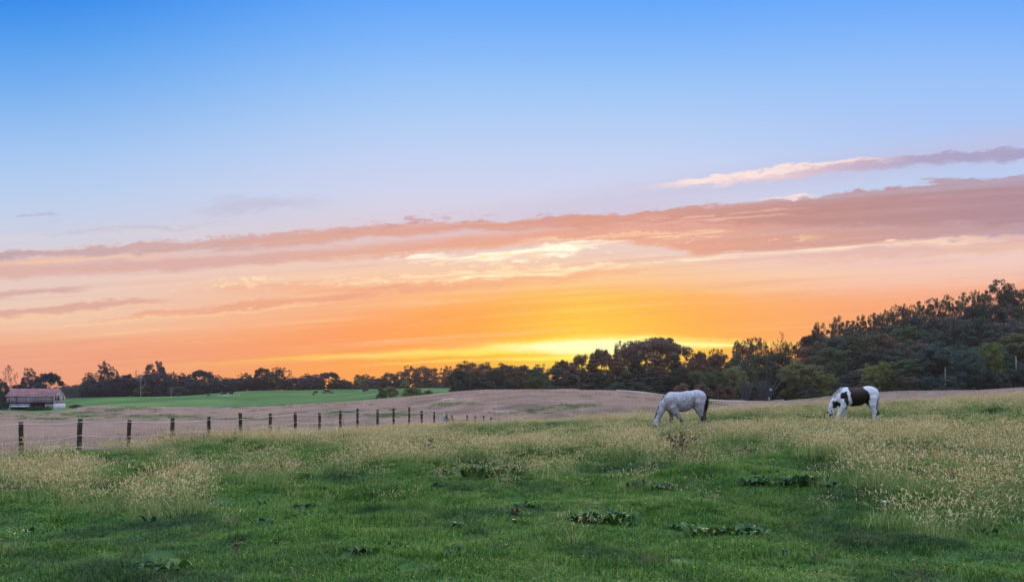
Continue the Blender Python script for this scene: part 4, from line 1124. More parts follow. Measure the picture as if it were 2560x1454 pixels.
for a in ((522, 988, 378, 0, 0, .6, 'tiny black calf standing alone, leftmost animal on the far pasture', 0),
          (554, 987, 380, 0, 0, .62, 'small black calf touching the left side of the cow above the white row', 0),
          (561, 986, 382, 1, 0, 1.1, 'large black cow right above the row of white birds', 8),
          (578, 986.5, 382, 1, 1, 1.0, 'black cow at the right end of the row of white birds', -8),
          (789, 986, 385, 1, 1, 1.0, 'black cow with a small calf at its feet, left of the central trio', 55),
          (785, 989, 372, 0, 0, .58, 'small black calf below the cow left of the central trio', 0),
          (810, 985.5, 388, 0, 0, .8, 'black cow seen from behind, left in the central trio', 80),
          (819, 984.8, 388, 1, 0, 1.2, 'largest black cow, middle of the central trio', 0),
          (830, 985.8, 386, 0, 1, .6, 'small black calf, right in the central trio', 30),
          (884, 973.8, 424, 0, 1, 1.15, 'black cow on the pasture crest, left one of the crest pair', 20),
          (894, 974, 422, 1, 1, 1.2, 'black cow on the pasture crest, right one of the crest pair', 0),
          (913.5, 978.5, 405, 0, 0, 1.2, 'black cow right behind the calf pair in front of the olive tree', 0),
          (915, 985, 380, 0, 0, 1.1, 'black cow nearest the brown field left of the bushes', 10),
          (910.5, 986, 376, 0, 0, .6, 'black calf beside the cow nearest the brown field', 0),
          (926, 975, 416, 0, 0, 1.15, 'black grazing cow high on the pasture left of the bushes', 0),
          (940.5, 977, 408, 0, 0, 1.2, 'black grazing cow closest to the pair of bushes', 0),
          (1002, 975, 412, 0, 0, 1.15, 'black grazing cow between the bushes and the wispy bush', 15),
          (1052, 973.5, 418, 1, 0, 1.0, 'black cow behind the wispy bush on the crest', 0),
          (1085, 972.5, 420, 1, 0, .9, 'black cow left of three on the far right crest', 0),
          (1092, 972.5, 420, 1, 1, .9, 'black cow middle of three on the far right crest', 0),
          (1099, 973, 418, 0, 0, .9, 'black cow right of three on the far right crest', 0),
          (1107, 974, 412, 0, 1, .95, 'rightmost black cow with its head down by the dark wood', 20)):
    cow(*a)
# white birds feeding under the cows
M['white_feather'] = mat('white_feather', lambda nt: nt.mix(nt.noise(objc(nt), 8), rgb(.7, .72, .76), rgb(.85, .87, .9)), .6)
BIRD = blob_mesh([('e', np.array([0, 0, .38]), np.array([.26, .12, .14]), .04), ('c', np.array([-.2, 0, .42]), np.array([-.3, 0, .66]), .05, .035, .03), ('c', np.array([-.3, 0, .68]), np.array([-.4, 0, .66]), .05, .015, .02),
                  ('c', np.array([0, -.04, .3]), np.array([0, -.04, 0]), .02, .015, .02), ('c', np.array([0, .04, .3]), np.array([0, .04, 0]), .02, .015, .02), ('c', np.array([.2, 0, .38]), np.array([.38, 0, .34]), .07, .03, .03)], .025, [M['white_feather']], 'bird_body')
birds = [547, 550, 553, 555, 557, 559, 560.5, 562.5, 564, 566, 568, 570, 572.5, 575, 577.5, 584, 590, 599]
for i, b in enumerate(birds):
    Yd = 370 + (i * 7 % 5); x = (b - 1280) / F * Yd
    o = link('white_bird', BIRD, None, (x, Yd, hz(x, Yd))); o.rotation_euler = (0, 0, i * 1.3); o.scale = (.85,) * 3
    rank_ = i
    lab = {0: 'leftmost white bird of the row, apart under the calf', len(birds) - 3: 'white bird just right of the row under the cows', len(birds) - 2: 'white bird second from the right, away from the row', len(birds) - 1: 'rightmost white bird, farthest from the row'}.get(i, 'small white bird, ' + ORD[i] + ' from the left in the row below two black cows')
    tag(o, lab, 'bird', 'white birds below the cows' if i and i < len(birds) - 3 else None)

# ------------------------------------------------------------------ barn
def planks(base_d, base_l, sx, stain=(.10, .07, .08)):
    def b(nt):
        p = objc(nt)
        s = nt.new('ShaderNodeSeparateXYZ'); nt.put(s.inputs[0], p)
        x, y, z = [Ex(nt, s.outputs[i]) for i in range(3)]
        xx = (x + y) * sx
        fl = nt.math('FLOOR', xx); fr = nt.math('FRACT', xx)
        wn = nt.new('ShaderNodeTexWhiteNoise'); wn.noise_dimensions = '1D'; nt.put(wn.inputs['W'], fl)
        r = Ex(nt, wn.outputs[0])
        st = nt.noise(nt.comb(xx * .8, z * .25), 1.0, 4, .7)
        c = nt.mix(r * .75, rgb(*base_d), rgb(*base_l))
        c = nt.mix(nt.sstep(st, .5, .75) * .6, c, rgb(*stain))
        return nt.mix(nt.sstep(fr, .08, .0) * .7, c, rgb(.03, .025, .03))
    return b
M['barn_board'] = mat('barn_board', planks((.20, .165, .185), (.40, .35, .38), 3.2), .9, .1)
M['barn_white'] = mat('barn_white', planks((.42, .40, .40), (.62, .60, .58), 2.6, (.28, .24, .22)), .9, .1)
def b_roof(nt):
    p = objc(nt); s = nt.new('ShaderNodeSeparateXYZ'); nt.put(s.inputs[0], p)
    x = Ex(nt, s.outputs[0])
    n = nt.noise(p, .45, 5, .65); n2 = nt.noise(nt.comb(x * 1.6, 0.0), 1.0, 3, .6)
    c = nt.ramp(n, [(.3, rgb(.17, .075, .085)), (.55, rgb(.27, .13, .14)), (.75, rgb(.36, .24, .25))])
    return nt.mix(nt.sstep(n2, .55, .7) * .4, c, rgb(.20, .12, .13))
M['barn_roof'] = mat('barn_roof', b_roof, .6, .3)
M['stone'] = mat('stone', lambda nt: nt.ramp(nt.noise(objc(nt), 1.6, 5, .7), [(.35, rgb(.14, .12, .12)), (.5, rgb(.32, .27, .25)), (.65, rgb(.5, .45, .43))]), .95)
M['plaster'] = mat('plaster', lambda nt: nt.ramp(nt.noise(objc(nt), .7, 5, .7), [(.3, rgb(.42, .42, .44)), (.6, rgb(.62, .62, .64))]), .9)
M['dark_inside'] = mat('dark_inside', lambda nt: nt.mix(nt.noise(objc(nt), 2), rgb(.012, .01, .014), rgb(.03, .022, .026)), 1.0, 0)  # near-black: barn shade put into the colour, also on posts and wheels
M['slat_wood'] = mat('slat_wood', lambda nt: nt.mix(nt.noise(objc(nt), 2), rgb(.20, .15, .16), rgb(.34, .29, .30)), .9)
BY = 300.0
s_ = BY / F
bx1 = (134.5 - 1280) * s_; bx0 = (16.5 - 1280) * s_
D = 7.6
GZ = EYE - (1021 - HY) * s_
ez = EYE - (989 - HY) * s_ - GZ; rz_ = EYE - (971.5 - HY) * (BY + D / 2) / F - GZ
uz = EYE - (1006 - HY) * s_ - GZ      # underside of the overhanging upper storey
L = bx1 - bx0
barn = bpy.data.objects.new('barn', None); scene.collection.objects.link(barn)
barn.location = (bx1, BY, GZ)
tag(barn, 'weathered old wooden barn with a faded red metal roof and white gable end', 'barn')
mb = MB()   # front boards in three lengths with a dark gap between them
def wall_y(mb, x0, x1, z0, z1, y, t=.12): mb.box(((x0 + x1) / 2, y, (z0 + z1) / 2), (x1 - x0, t, z1 - z0))
wall_y(mb, -L, -L + 3.55, uz, ez, 0); wall_y(mb, -L + 3.85, -.02, uz, ez, 0)
link('front_wall', mb.mesh('front_wall', [M['barn_board']]), barn)
mb = MB(); wall_y(mb, -L + .05, -.05, -.6, ez - .05, D); link('back_wall', mb.mesh('back_wall', [M['barn_board']]), barn)
mb = MB(); mb.box((-L, D / 2, (uz + ez) / 2), (.12, D - .2, ez - uz)); link('end_wall', mb.mesh('end_wall', [M['barn_board']]), barn)
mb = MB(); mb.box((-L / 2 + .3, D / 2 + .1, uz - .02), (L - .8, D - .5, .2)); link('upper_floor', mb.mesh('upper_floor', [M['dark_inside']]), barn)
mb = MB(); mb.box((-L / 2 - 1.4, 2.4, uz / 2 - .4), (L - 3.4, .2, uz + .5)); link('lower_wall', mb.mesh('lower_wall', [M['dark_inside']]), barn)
mb = MB(); mb.box((-1.9, .45, uz / 2 - .55), (3.5, .5, uz * .98)); link('stone_wall', mb.mesh('stone_wall', [M['stone']]), barn)
# gable end, facing east, with openings
mb = MB()
y_w = [(.55, 1.95), (2.15, 3.9), (5.7, 6.7)]
wz0, wz1 = EYE - (1001.5 - HY) * s_ - GZ, EYE - (987 - HY) * s_ - GZ
ed = [0.0] + [v for w in y_w for v in w] + [D]
for i in range(0, len(ed), 2): mb.box((0, (ed[i] + ed[i + 1]) / 2, (wz0 + wz1) / 2), (.14, ed[i + 1] - ed[i], wz1 - wz0))
mb.box((0, D / 2, (wz1 + ez) / 2), (.14, D, max(ez - wz1, .02)))
bz0 = EYE - (1008 - HY) * s_ - GZ
mb.box((0, D / 2, (wz0 + bz0 + .75) / 2), (.14, D, wz0 - bz0 - .75))
v = [(-.07, 0, ez), (-.07, D, ez), (-.07, D / 2, rz_), (.07, 0, ez), (.07, D, ez), (.07, D / 2, rz_)]
mb.add(v, [[0, 2, 1], [3, 4, 5]]); mb.add(v, [[0, 1, 4, 3], [1, 2, 5, 4], [2, 0, 3, 5]])
gab = link('gable_wall', mb.mesh('gable_wall', [M['barn_white']]), barn)
mb = MB(); mb.box((-.02, D / 2, bz0 / 2 - .4), (.24, D + .05, bz0 + .8)); link('base_wall', mb.mesh('base_wall', [M['plaster']]), barn)
for w0, w1 in y_w:
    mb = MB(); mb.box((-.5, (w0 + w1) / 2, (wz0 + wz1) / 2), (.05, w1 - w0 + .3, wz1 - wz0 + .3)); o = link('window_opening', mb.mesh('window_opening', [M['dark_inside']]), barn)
    mb = MB()
    for k in range(4):
        yk = w0 + (w1 - w0) * (k + .5) / 4; mb.box((-.02, yk, (wz0 + wz1) / 2), (.05, .07, wz1 - wz0))
    link('slats', mb.mesh('slats', [M['slat_wood']]), o)
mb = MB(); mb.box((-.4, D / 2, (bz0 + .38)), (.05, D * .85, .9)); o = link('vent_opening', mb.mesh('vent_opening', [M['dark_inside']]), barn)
mb = MB()
for k in range(9):
    yk = .25 + (D - .5) * k / 8; mb.box((0, yk, bz0 + .38), (.14, .34 if k in (0, 8) else .2, .76))
link('slats', mb.mesh('slats', [M['barn_white']]), o)
mb = MB()
ov = .45
for sgn in (0, 1):
    y0 = -ov if sgn == 0 else D + ov; z0 = ez - ov * (rz_ - ez) / (D / 2)
    n = 40
    xs = np.linspace(-L - .4, .35, n + 1)
    v = []
    for i_, x in enumerate(xs):
        dz = .03 * (i_ % 2) + .05 * math.sin(i_ * .21)
        v += [(x, y0, z0 + .04 + dz), (x, D / 2, rz_ + .08 + dz * .5), (x, y0, z0 - .06 + dz), (x, D / 2, rz_ - .02)]
    f = []
    for i_ in range(n):
        a = i_ * 4; b = a + 4; f += [[a, b, b + 1, a + 1], [a + 2, a + 3, b + 3, b + 2], [a, a + 2, b + 2, b]]
    f += [[0, 1, 3, 2], [n * 4, n * 4 + 2, n * 4 + 3, n * 4 + 1]]
    mb.add(v, f)
link('roof', mb.mesh('roof', [M['barn_roof']]), barn)
mb = MB(); mb.tube([(-L * .42, 2.6, uz - .1), (-L * .42, 2.6, -.5)], .14, 8)
for k in range(4): mb.tube([(-L * (.2 + .24 * k), .25, uz), (-L * (.2 + .24 * k), .25, -.6)], .11, 8)
link('post', mb.mesh('post', [M['dark_inside']]), barn)
# two pale wagons under the overhang
M['white_paint'] = mat('white_paint', lambda nt: nt.mix(nt.noise(objc(nt), 1.5, 4), rgb(.48, .54, .62), rgb(.7, .74, .8)), .5)
M['window_dark'] = mat('window_dark', lambda nt: nt.mix(nt.noise(objc(nt), 1.5, 4), rgb(.05, .07, .11), rgb(.12, .15, .2)), .2, .6)
for px, wpx, lb in ((36.5, 19, 'left one of two low pale trailers parked under the barn overhang'), (61, 27, 'longer right one of two pale trailers parked under the barn overhang')):
    root = bpy.data.objects.new('trailer', None); scene.collection.objects.link(root)
    Yd = BY - .6; x = (px - 1280) / F * Yd; w = wpx * s_
    gz = hz(x, Yd)
    root.location = (x, Yd, GZ + .15)
    tag(root, lb, 'trailer', 'trailers under the barn')
    mb = MB(); mb.box((0, 0, .72), (w, 1.6, .5)); mb.box((0, 0, 1.45), (w * .98, 1.5, .16)); link('body', mb.mesh('body', [M['white_paint']]), root)
    mb = MB(); mb.box((0, 0, 1.17), (w * .95, 1.45, .42)); link('window_band', mb.mesh('window_band', [M['window_dark']]), root)
    for sx in (-.32, .32):
        mb = MB(); mb.tube([(sx * w, -.86, .3), (sx * w, -.66, .3)], .32, 14); link('wheel', mb.mesh('wheel', [M['dark_inside']]), root)
# turquoise trough at the edge of the far pasture
M['teal'] = mat('teal', lambda nt: nt.mix(nt.noise(objc(nt), 3), rgb(.10, .42, .46), rgb(.2, .6, .62)), .4)
Yd = 281.0; x = (560 - 1280) / F * Yd
mb = MB(); n = 24; th = np.linspace(0, 6.283, n, endpoint=False)
prof = [(.95, 0), (1.0, .42), (1.06, .45), (1.0, .48), (.92, .42), (.9, .08)]
v = np.vstack([np.stack([np.cos(th) * 1.0 * a, np.sin(th) * .55 * a, np.full(n, b)], 1) for a, b in prof])
mb.add(v, [[i * n + j, i * n + (j + 1) % n, (i + 1) * n + (j + 1) % n, (i + 1) * n + j] for i in range(len(prof) - 1) for j in range(n)])
o = link('water_trough', mb.mesh('water_trough', [M['teal']]), None, (x, Yd, hz(x, Yd) + .1)); tag(o, 'small turquoise oval trough at the near edge of the far pasture', 'trough')
# marker post and white box at the lane end
Yd = 171.0; x = (1927 - 1280) / F * Yd; gz = hz(x, Yd)
root = bpy.data.objects.new('marker_post', None); scene.collection.objects.link(root); root.location = (x, Yd, gz)
tag(root, 'green post with a pale turquoise box on top beside the bare thicket', 'post')
hh = EYE - (972 - HY) * Yd / F - gz
M['post_green'] = mat('post_green', lambda nt: nt.mix(nt.noise(objc(nt), 3), rgb(.03, .06, .03), rgb(.07, .10, .05)), .9)
mb = MB(); mb.tube([(0, 0, -.2), (0, 0, hh - .4)], .09, 8); link('post', mb.mesh('post', [M['post_green']]), root)
mb = MB(); mb.box((0, 0, hh - .25), (.55, .35, .42)); mb.tube([(-.2, 0, hh - .02), (.2, 0, hh - .02)], .16, 8); link('box', mb.mesh('box', [M['teal']]), root)
x2 = (1922.5 - 1280) / F * 170.0
mb = MB(); mb.box((0, 0, .28), (.24, .24, .56)); mb.tube([(-.02, 0, .5), (.06, 0, .82)], [.13, .09], 8)
o = link('white_marker', mb.mesh('white_marker', [M['white_paint']]), None, (x2, 170.0, hz(x2, 170.0) + .35)); tag(o, 'small white marker left of the turquoise-topped post', 'marker')
# low shaggy weeds round the barn
for px, Yd, w, lb in ((8, 296, 26, 'left of the trailers'), (98, 297, 26, 'below the stone wall of the barn'), (120, 296, 20, 'below the corner of the barn'), (76, 295, 16, 'right of the trailers')):
    tree(px, {8: 1004, 98: 1013, 120: 1014, 76: 1014}[px], w, Yd, 'bush', 'mid' if px != 8 else 'dark', 'shaggy weed thicket ' + lb, 'weed thickets round the barn')

# ------------------------------------------------------------------ fence
M['post_wood'] = mat('post_wood', lambda nt: nt.ramp(nt.noise(objc(nt), 6, 5, .7), [(.3, rgb(.022, .022, .018)), (.55, rgb(.06, .055, .04)), (.75, rgb(.14, .12, .085))]), .95, .1)
M['wire'] = mat('wire', lambda nt: nt.mix(nt.noise(objc(nt), 3), rgb(.8, .8, .84), rgb(.9, .9, .92)), .5)
M['insulator'] = mat('insulator', lambda nt: nt.mix(nt.noise(objc(nt), 3), rgb(.7, .5, .2), rgb(.85, .68, .35)), .4)
M['brace_blue'] = mat('brace_blue', lambda nt: nt.mix(nt.noise(objc(nt), 2), rgb(.22, .33, .42), rgb(.36, .5, .58)), .6)
FP = [(53, 53, 1055, 1150, (1058.5, 1103.5, 1136)), (197, 200.5, 1046.8, 1137, (1053.8, 1087.5, 1116)), (320, 324, 1049.7, 1126, (1053.8, 1090.5, 1116)), (429, 432, 1044, 1114, (1052.5, 1080, 1105)),
      (522, 522.5, 1041.8, 1110, (1048, 1075, 1098.7)), (603, 600.5, 1032, 1102, (1047, 1070.5, 1093)), (676, 676, 1033, 1092, (1039, 1063, 1084)), (739, 738, 1031, 1089, (1033.5, 1055, 1076)),
      (799, 799, 1032, 1080, (1036, 1056, 1076)), (851, 851, 1026, 1076, (1031, 1050, 1071)), (894, 894, 1021, 1073, (1029, 1047, 1066)), (944, 944, 1024, 1068, (1028, 1045, 1062)), (984, 984, 1020, 1064, (1028, 1045, 1060)),
      (1023, 1023, 1018, 1062, (1030.5, 1046.5, 1060)), (1054, 1054, 1027, 1062, (1032.5, 1048, 1062)), (1085, 1086, 1029, 1062, (1034.5, 1049.5, 1062)), (1115, 1116, 1035, 1064, (1038, 1050.5, 1062)), (1137, 1129, 1038, 1064, (1041, 1053, 1063)),
      (1168, 1168, 1038, 1066, (1044, 1055, 1064)), (1188, 1188, 1040, 1068, (1045.5, 1056, 1065)), (1209, 1209, 1039, 1068, (1047, 1058, 1067)), (1228, 1228, 1043, 1070, (1049, 1060, 1068)), (1248, 1248, 1047, 1072, (1051.5, 1062, 1070))]
fence = bpy.data.objects.new('wire_fence', None); scene.collection.objects.link(fence)
fence.location = (-14.8, 24, hz(-14.8, 24)); fl = Vector(fence.location)
tag(fence, 'wire fence with round wooden posts and three white strands along the brown field', 'fence')
def fence_y(px): return -22.42 / ((px - 1280) / F - .3175)
wires = [[], [], []]
fr = np.random.default_rng(3)
for pb, pt, rt, rb, ws in FP:
    Yd = fence_y((pb + pt) / 2)
    X_ = lambda px: (px - 1280) / F * Yd
    Zr = lambda row_: EYE - (row_ - HY) / F * Yd
    g = min(hz(X_(pb), Yd), Zr(rb)) - .3
    top = Zr(rt); rad = fr.uniform(.066, .078)
    mb = MB(); n = 9
    zs = np.linspace(g, top, 7)
    pts = [(X_(pb + (pt - pb) * (z - Zr(rb)) / (top - Zr(rb))) + fr.normal(0, .004), Yd, z) for z in zs]
    mb.tube(pts + [(pts[-1][0], Yd, top + .012)], [rad * 1.06] + [rad * (1 + fr.normal(0, .02)) for _ in range(6)] + [rad * .8], n)
    me = mb.mesh('fence_post', [M['post_wood']])
    o = link('fence_post', me, fence, -fl)
    for k in range(3):
        f_ = (Zr(ws[k]) - Zr(rb)) / (top - Zr(rb))
        cx_ = X_(pb + (pt - pb) * f_)
        wires[k].append((cx_ + .03, Yd - rad - .02, Zr(ws[k])))
        if Zr(ws[k]) > hz(cx_, Yd) + .1:
            m2 = MB(); m2.tube([(cx_ + rad * .6, Yd - rad * .7, Zr(ws[k])), (cx_ + rad + .02, Yd - rad - .005, Zr(ws[k])), (cx_ + rad + .06, Yd - rad - .01, Zr(ws[k]) + .003)], [.012, .016, .009], 6)
            link('insulator', m2.mesh('insulator', [M['insulator']]), o)
for k in range(3):
    w = wires[k]
    x0, y0, z0 = w[0]; w = [(x0 - .3175 * 2.4 * 1.7, y0 - 2.4 * 1.7, z0 - .06)] + w
    mb = MB()
    for a, b in zip(w[:-1], w[1:]):
        a = np.array(a); b = np.array(b); t = np.linspace(0, 1, 9)[:, None]
        p_ = a + (b - a) * t; p_[:, 2] -= fr.uniform(.02, .06) * (1 - (2 * t[:, 0] - 1) ** 2)
        mb.tube(p_, fr.uniform(.0048, .0055), 5, 0, False)
    link('wire', mb.mesh('wire', [M['wire']]), fence, -fl)
mb = MB(); Yd = fence_y(1115); Zr = lambda r_: EYE - (r_ - HY) / F * Yd
mb.tube([((1117 - 1280) / F * Yd, Yd - .1, Zr(1041)), ((1127 - 1280) / F * Yd, Yd - .1, Zr(1064))], .08, 8); link('brace', mb.mesh('brace', [M['post_wood']]), fence, -fl)
mb = MB(); mb.tube([((1113 - 1280) / F * Yd, Yd + .1, Zr(1035)), ((1102 - 1280) / F * Yd, Yd + .1, Zr(1064))], [.13, .09], 8); link('brace', mb.mesh('brace', [M['brace_blue']]), fence, -fl)

# ------------------------------------------------------------------ grass: clump meshes set out on scattered points
def tuft_mat(name, ramp_pts, gain=1.0, transl=.3, ws=.5, alt=None, rough=.6, spec=.25, alt2=None):
    def b(nt):
        p = pos(nt)
        n = nt.noise(p, ws, 4, .6); r = isl(nt)
        c = nt.ramp(nt.math('MULTIPLY_ADD', r, .5, n * .6 - .05), ramp_pts)
        if alt:
            n2 = nt.noise(p, ws * .33, 3, .55)
            c = nt.mix(nt.sstep(n2, .48, .66) * alt[1], c, alt[0])
        if alt2:
            n3 = nt.noise(p, 1.9, 4, .65)
            c = nt.mix(nt.sstep(n3, .56, .72) * alt2[1], c, alt2[0])
            c = nt.mix(nt.sstep(n3, .44, .30) * .6, c, alt2[0] if name == 'crop' else rgb(.035, .085, .04))
        return c
    return mat(name, b, rough, spec, transl)
M['turf'] = tuft_mat('turf', [(.18, rgb(.025, .065, .022)), (.36, rgb(.05, .165, .03)), (.52, rgb(.125, .29, .035)), (.70, rgb(.25, .38, .075)), (.85, rgb(.30, .29, .13))], ws=1.1, alt=(rgb(.028, .075, .032), .8), alt2=(rgb(.22, .20, .12), .5))
M['blade'] = tuft_mat('blade', [(.2, rgb(.08, .17, .05)), (.42, rgb(.18, .29, .08)), (.62, rgb(.36, .42, .15)), (.82, rgb(.56, .50, .25))], ws=.6)
M['seed'] = tuft_mat('seed', [(.2, rgb(.60, .44, .22)), (.42, rgb(.88, .68, .36)), (.62, rgb(.96, .82, .48)), (.85, rgb(.84, .86, .48))], ws=.35, transl=.35, rough=.8, spec=.1)
M['crop'] = tuft_mat('crop', [(.2, rgb(.34, .22, .18)), (.4, rgb(.48, .37, .31)), (.6, rgb(.60, .475, .39)), (.8, rgb(.66, .54, .44))], ws=.3, transl=.3, rough=.9, spec=.05, alt=(rgb(.30, .26, .21), .75), alt2=(rgb(.30, .25, .18), .5))

def ribbon(P0, P1, P2, w, side):
    """three-point blades: base, middle, tip -> quad + tri, as 5 verts"""
    sd = side * w[:, None]
    v = np.stack([P0 - sd, P0 + sd, P1 + sd * .75, P1 - sd * .75, P2], 1).reshape(-1, 3)
    n = len(P0); b = np.arange(n)[:, None] * 5
    return v, b + np.array([[0, 1, 2, 3]]), b + np.array([[3, 2, 4]])
def blade_set(r, x, y, hgt, lean, w):
    n = len(x)
    a = r.uniform(0, 6.28, n); l = hgt * lean
    P0 = np.stack([x, y, np.full(n, -.02)], 1)
    dx = np.stack([np.cos(a), np.sin(a), np.zeros(n)], 1)
    P1 = P0 + dx * (l * .35)[:, None] + np.array([0, 0, 1]) * (hgt * .62)[:, None]
    P2 = P0 + dx * l[:, None] + np.array([0, 0, 1]) * (hgt * (1.02 - .25 * lean))[:, None]
    s = a + 1.57 + r.normal(0, .6, n)
    side = np.stack([np.cos(s), np.sin(s), np.zeros(n)], 1)
    return ribbon(P0, P1, P2, w, side)
def turf_patch(seed, n=760):
    r = np.random.default_rng(seed)
    x = r.uniform(-.3, .3, n); y = r.uniform(-.3, .3, n)
    h = r.uniform(.03, .085, n) * (.6 + .9 * fbm(x * 3 + seed, y * 3, seed, 2))
    v, q, t = blade_set(r, x, y, h, r.uniform(.3, 1.3, n), r.uniform(.0026, .0052, n))
    # small round weed leaves
    m = 26; c = np.stack([r.uniform(-.28, .28, m), r.uniform(-.28, .28, m), r.uniform(.012, .05, m)], 1)
    a = r.uniform(0, 6.28, m); rr = r.uniform(.006, .016, m); tl = r.normal(0, .35, (m, 2))
    o = np.stack([np.stack([np.cos(a + k * 1.57), np.sin(a + k * 1.57) * .8, tl[:, 0] * math.cos(k * 1.57) + tl[:, 1] * math.sin(k * 1.57)], 1) for k in range(4)], 1) * rr[:, None, None]
    lv = (c[:, None] + o).reshape(-1, 3)
    q2 = np.arange(m * 4).reshape(-1, 4) + len(v)
    return make_mesh('turf_patch', np.vstack([v, lv]), [np.vstack([q, q2]), t], [M['turf']])
def seed_tuft(seed, stems=34, hmin=.26, hmax=.5, rad=.2, leafy=1.0, smat='seed'):
    stems = int(stems * 1.35)
    r = np.random.default_rng(seed)
    n = int(46 * leafy)
    q_ = r.random(n) ** .6 * rad; a = r.uniform(0, 6.28, n)
    v, q, t = blade_set(r, q_ * np.cos(a), q_ * np.sin(a), r.uniform(.10, hmax * .8, n), r.uniform(.2, 1.1, n), r.uniform(.003, .006, n))
    V = [v]; Q = [q]; T = [t]; off = len(v); mq = [np.zeros(len(q), int)]; mt = [np.zeros(len(t), int)]
    q_ = r.random(stems) ** .6 * rad; a = r.uniform(0, 6.28, stems)
    h = r.uniform(hmin, hmax, stems); out = q_ / rad * .35 + r.uniform(0, .2, stems)
    dirv = np.stack([np.cos(a), np.sin(a), np.zeros(stems)], 1)
    P0 = dirv * q_[:, None]; P2 = P0 + dirv * (out * h)[:, None] + np.array([0, 0, 1]) * h[:, None]
    P1 = (P0 + P2) / 2 - dirv * (.04 * h)[:, None]
    s = a + 1.57; side = np.stack([np.cos(s), np.sin(s), np.zeros(stems)], 1)
    v, q, t = ribbon(P0, P1, P2, np.full(stems, .0014), side)
    V.append(v); Q.append(q + off); T.append(t + off); off += len(v); mq.append(np.zeros(len(q), int)); mt.append(np.zeros(len(t), int))
    # nodding fuzzy heads: three-sided spindles along a short arc
    L = r.uniform(.045, .085, stems); nod = r.uniform(.1, 1.0, stems); da = a + r.normal(0, .9, stems)
    dd = np.stack([np.cos(da), np.sin(da), np.zeros(stems)], 1)
    pts = []
    for k, f in enumerate((0, .35, .7, 1.0)):
        pts.append(P2 + dd * (nod * f * L * .8 * (.5 + f))[:, None] + np.array([0, 0, 1]) * (L * f * (1 - nod * f * .75))[:, None])
    rads = [.002, .0072, .006, .0012]
    up = np.array([0, 0, 1.0]); lat = np.cross(dd, up)
    ring = []
    for k in range(4):
        for j in range(3):
            an = j * 2.094; ring.append(pts[k] + (lat * math.cos(an) + (dd * .5 + up * .5) * math.sin(an)) * rads[k])
    v = np.stack(ring, 1).reshape(-1, 3)
    b = np.arange(stems)[:, None] * 12
    fq = []
    for k in range(3):
        for j in range(3): fq.append(b + np.array([[k * 3 + j, k * 3 + (j + 1) % 3, k * 3 + 3 + (j + 1) % 3, k * 3 + 3 + j]]))
    fq = np.vstack(fq)
    V.append(v); Q.append(fq + off); mq.append(np.ones(len(fq), int))
    return make_mesh('seed_tuft', np.vstack(V), [np.vstack(Q), np.vstack(T)], [M['blade'], M[smat]], np.concatenate(mq + mt))
def crop_patch(seed, size=2.4, n=900, h0=.2, h1=.36, w=.006):
    r = np.random.default_rng(seed)
    x = r.uniform(-size / 2, size / 2, n); y = r.uniform(-size / 2, size / 2, n)
    v, q, t = blade_set(r, x, y, r.uniform(h0, h1, n), r.uniform(.05, .45, n), r.uniform(w * .6, w * 1.3, n))
    return make_mesh('crop_patch', v, [q, t], [M['crop']])

def scatter(name, pts, rot, scl, idx, meshes, label):
    """one object: points carrying a rotation, a size and which clump stands there"""
    colc = bpy.data.collections.new(name + '_clumps')
    for i, me in enumerate(meshes):
        colc.objects.link(bpy.data.objects.new(f'{name}_clump_{i:02d}', me))
    me = bpy.data.meshes.new(name)
    me.vertices.add(len(pts)); me.vertices.foreach_set('co', np.asarray(pts, np.float32).ravel())
    a = me.attributes.new('rot', 'FLOAT_VECTOR', 'POINT'); a.data.foreach_set('vector', np.asarray(rot, np.float32).ravel())
    a = me.attributes.new('scl', 'FLOAT_VECTOR', 'POINT'); a.data.foreach_set('vector', np.asarray(scl, np.float32).ravel())
    a = me.attributes.new('idx', 'INT', 'POINT'); a.data.foreach_set('value', np.asarray(idx, np.int32))
    me.update()
    o = link(name, me)
    ng = bpy.data.node_groups.new(name + '_nodes', 'GeometryNodeTree')
    ng.interface.new_socket('Geometry', in_out='INPUT', socket_type='NodeSocketGeometry')
    ng.interface.new_socket('Geometry', in_out='OUTPUT', socket_type='NodeSocketGeometry')
    gi = ng.nodes.new('NodeGroupInput'); go = ng.nodes.new('NodeGroupOutput')
    ci = ng.nodes.new('GeometryNodeCollectionInfo'); ci.inputs['Collection'].default_value = colc
    ci.inputs['Separate Children'].default_value = True; ci.inputs['Reset Children'].default_value = True
    ip = ng.nodes.new('GeometryNodeInstanceOnPoints'); ip.inputs['Pick Instance'].default_value = True
    def na(nm, ty):
        n = ng.nodes.new('GeometryNodeInputNamedAttribute'); n.data_type = ty; n.inputs['Name'].default_value = nm
        return [s for s in n.outputs if s.enabled][0]
    e2r = ng.nodes.new('FunctionNodeEulerToRotation')
    ng.links.new(na('rot', 'FLOAT_VECTOR'), e2r.inputs[0])
    ng.links.new(gi.outputs[0], ip.inputs['Points']); ng.links.new(ci.outputs[0], ip.inputs['Instance'])
    ng.links.new(na('idx', 'INT'), ip.inputs['Instance Index']); ng.links.new(e2r.outputs[0], ip.inputs['Rotation'])
    ng.links.new(na('scl', 'FLOAT_VECTOR'), ip.inputs['Scale'])
    ng.links.new(ip.outputs[0], go.inputs[0])
    md = o.modifiers.new('scatter', 'NODES'); md.node_group = ng
    tag(o, label, None, None, 'stuff')
    return o
def fan_grid(y0, y1, step, margin=.74, back=False):
    """jittered grid over the wedge in view and a little past its sides"""
    ys = np.arange(y0, y1, step); out = []
    for y in ys:
        w = margin * y + 2.5
        xs = np.arange(-w, w, step)
        out.append(np.stack([xs, np.full(len(xs), y)], 1))
    p = np.vstack(out)
    return p + rng.uniform(-.5, .5, p.shape) * step
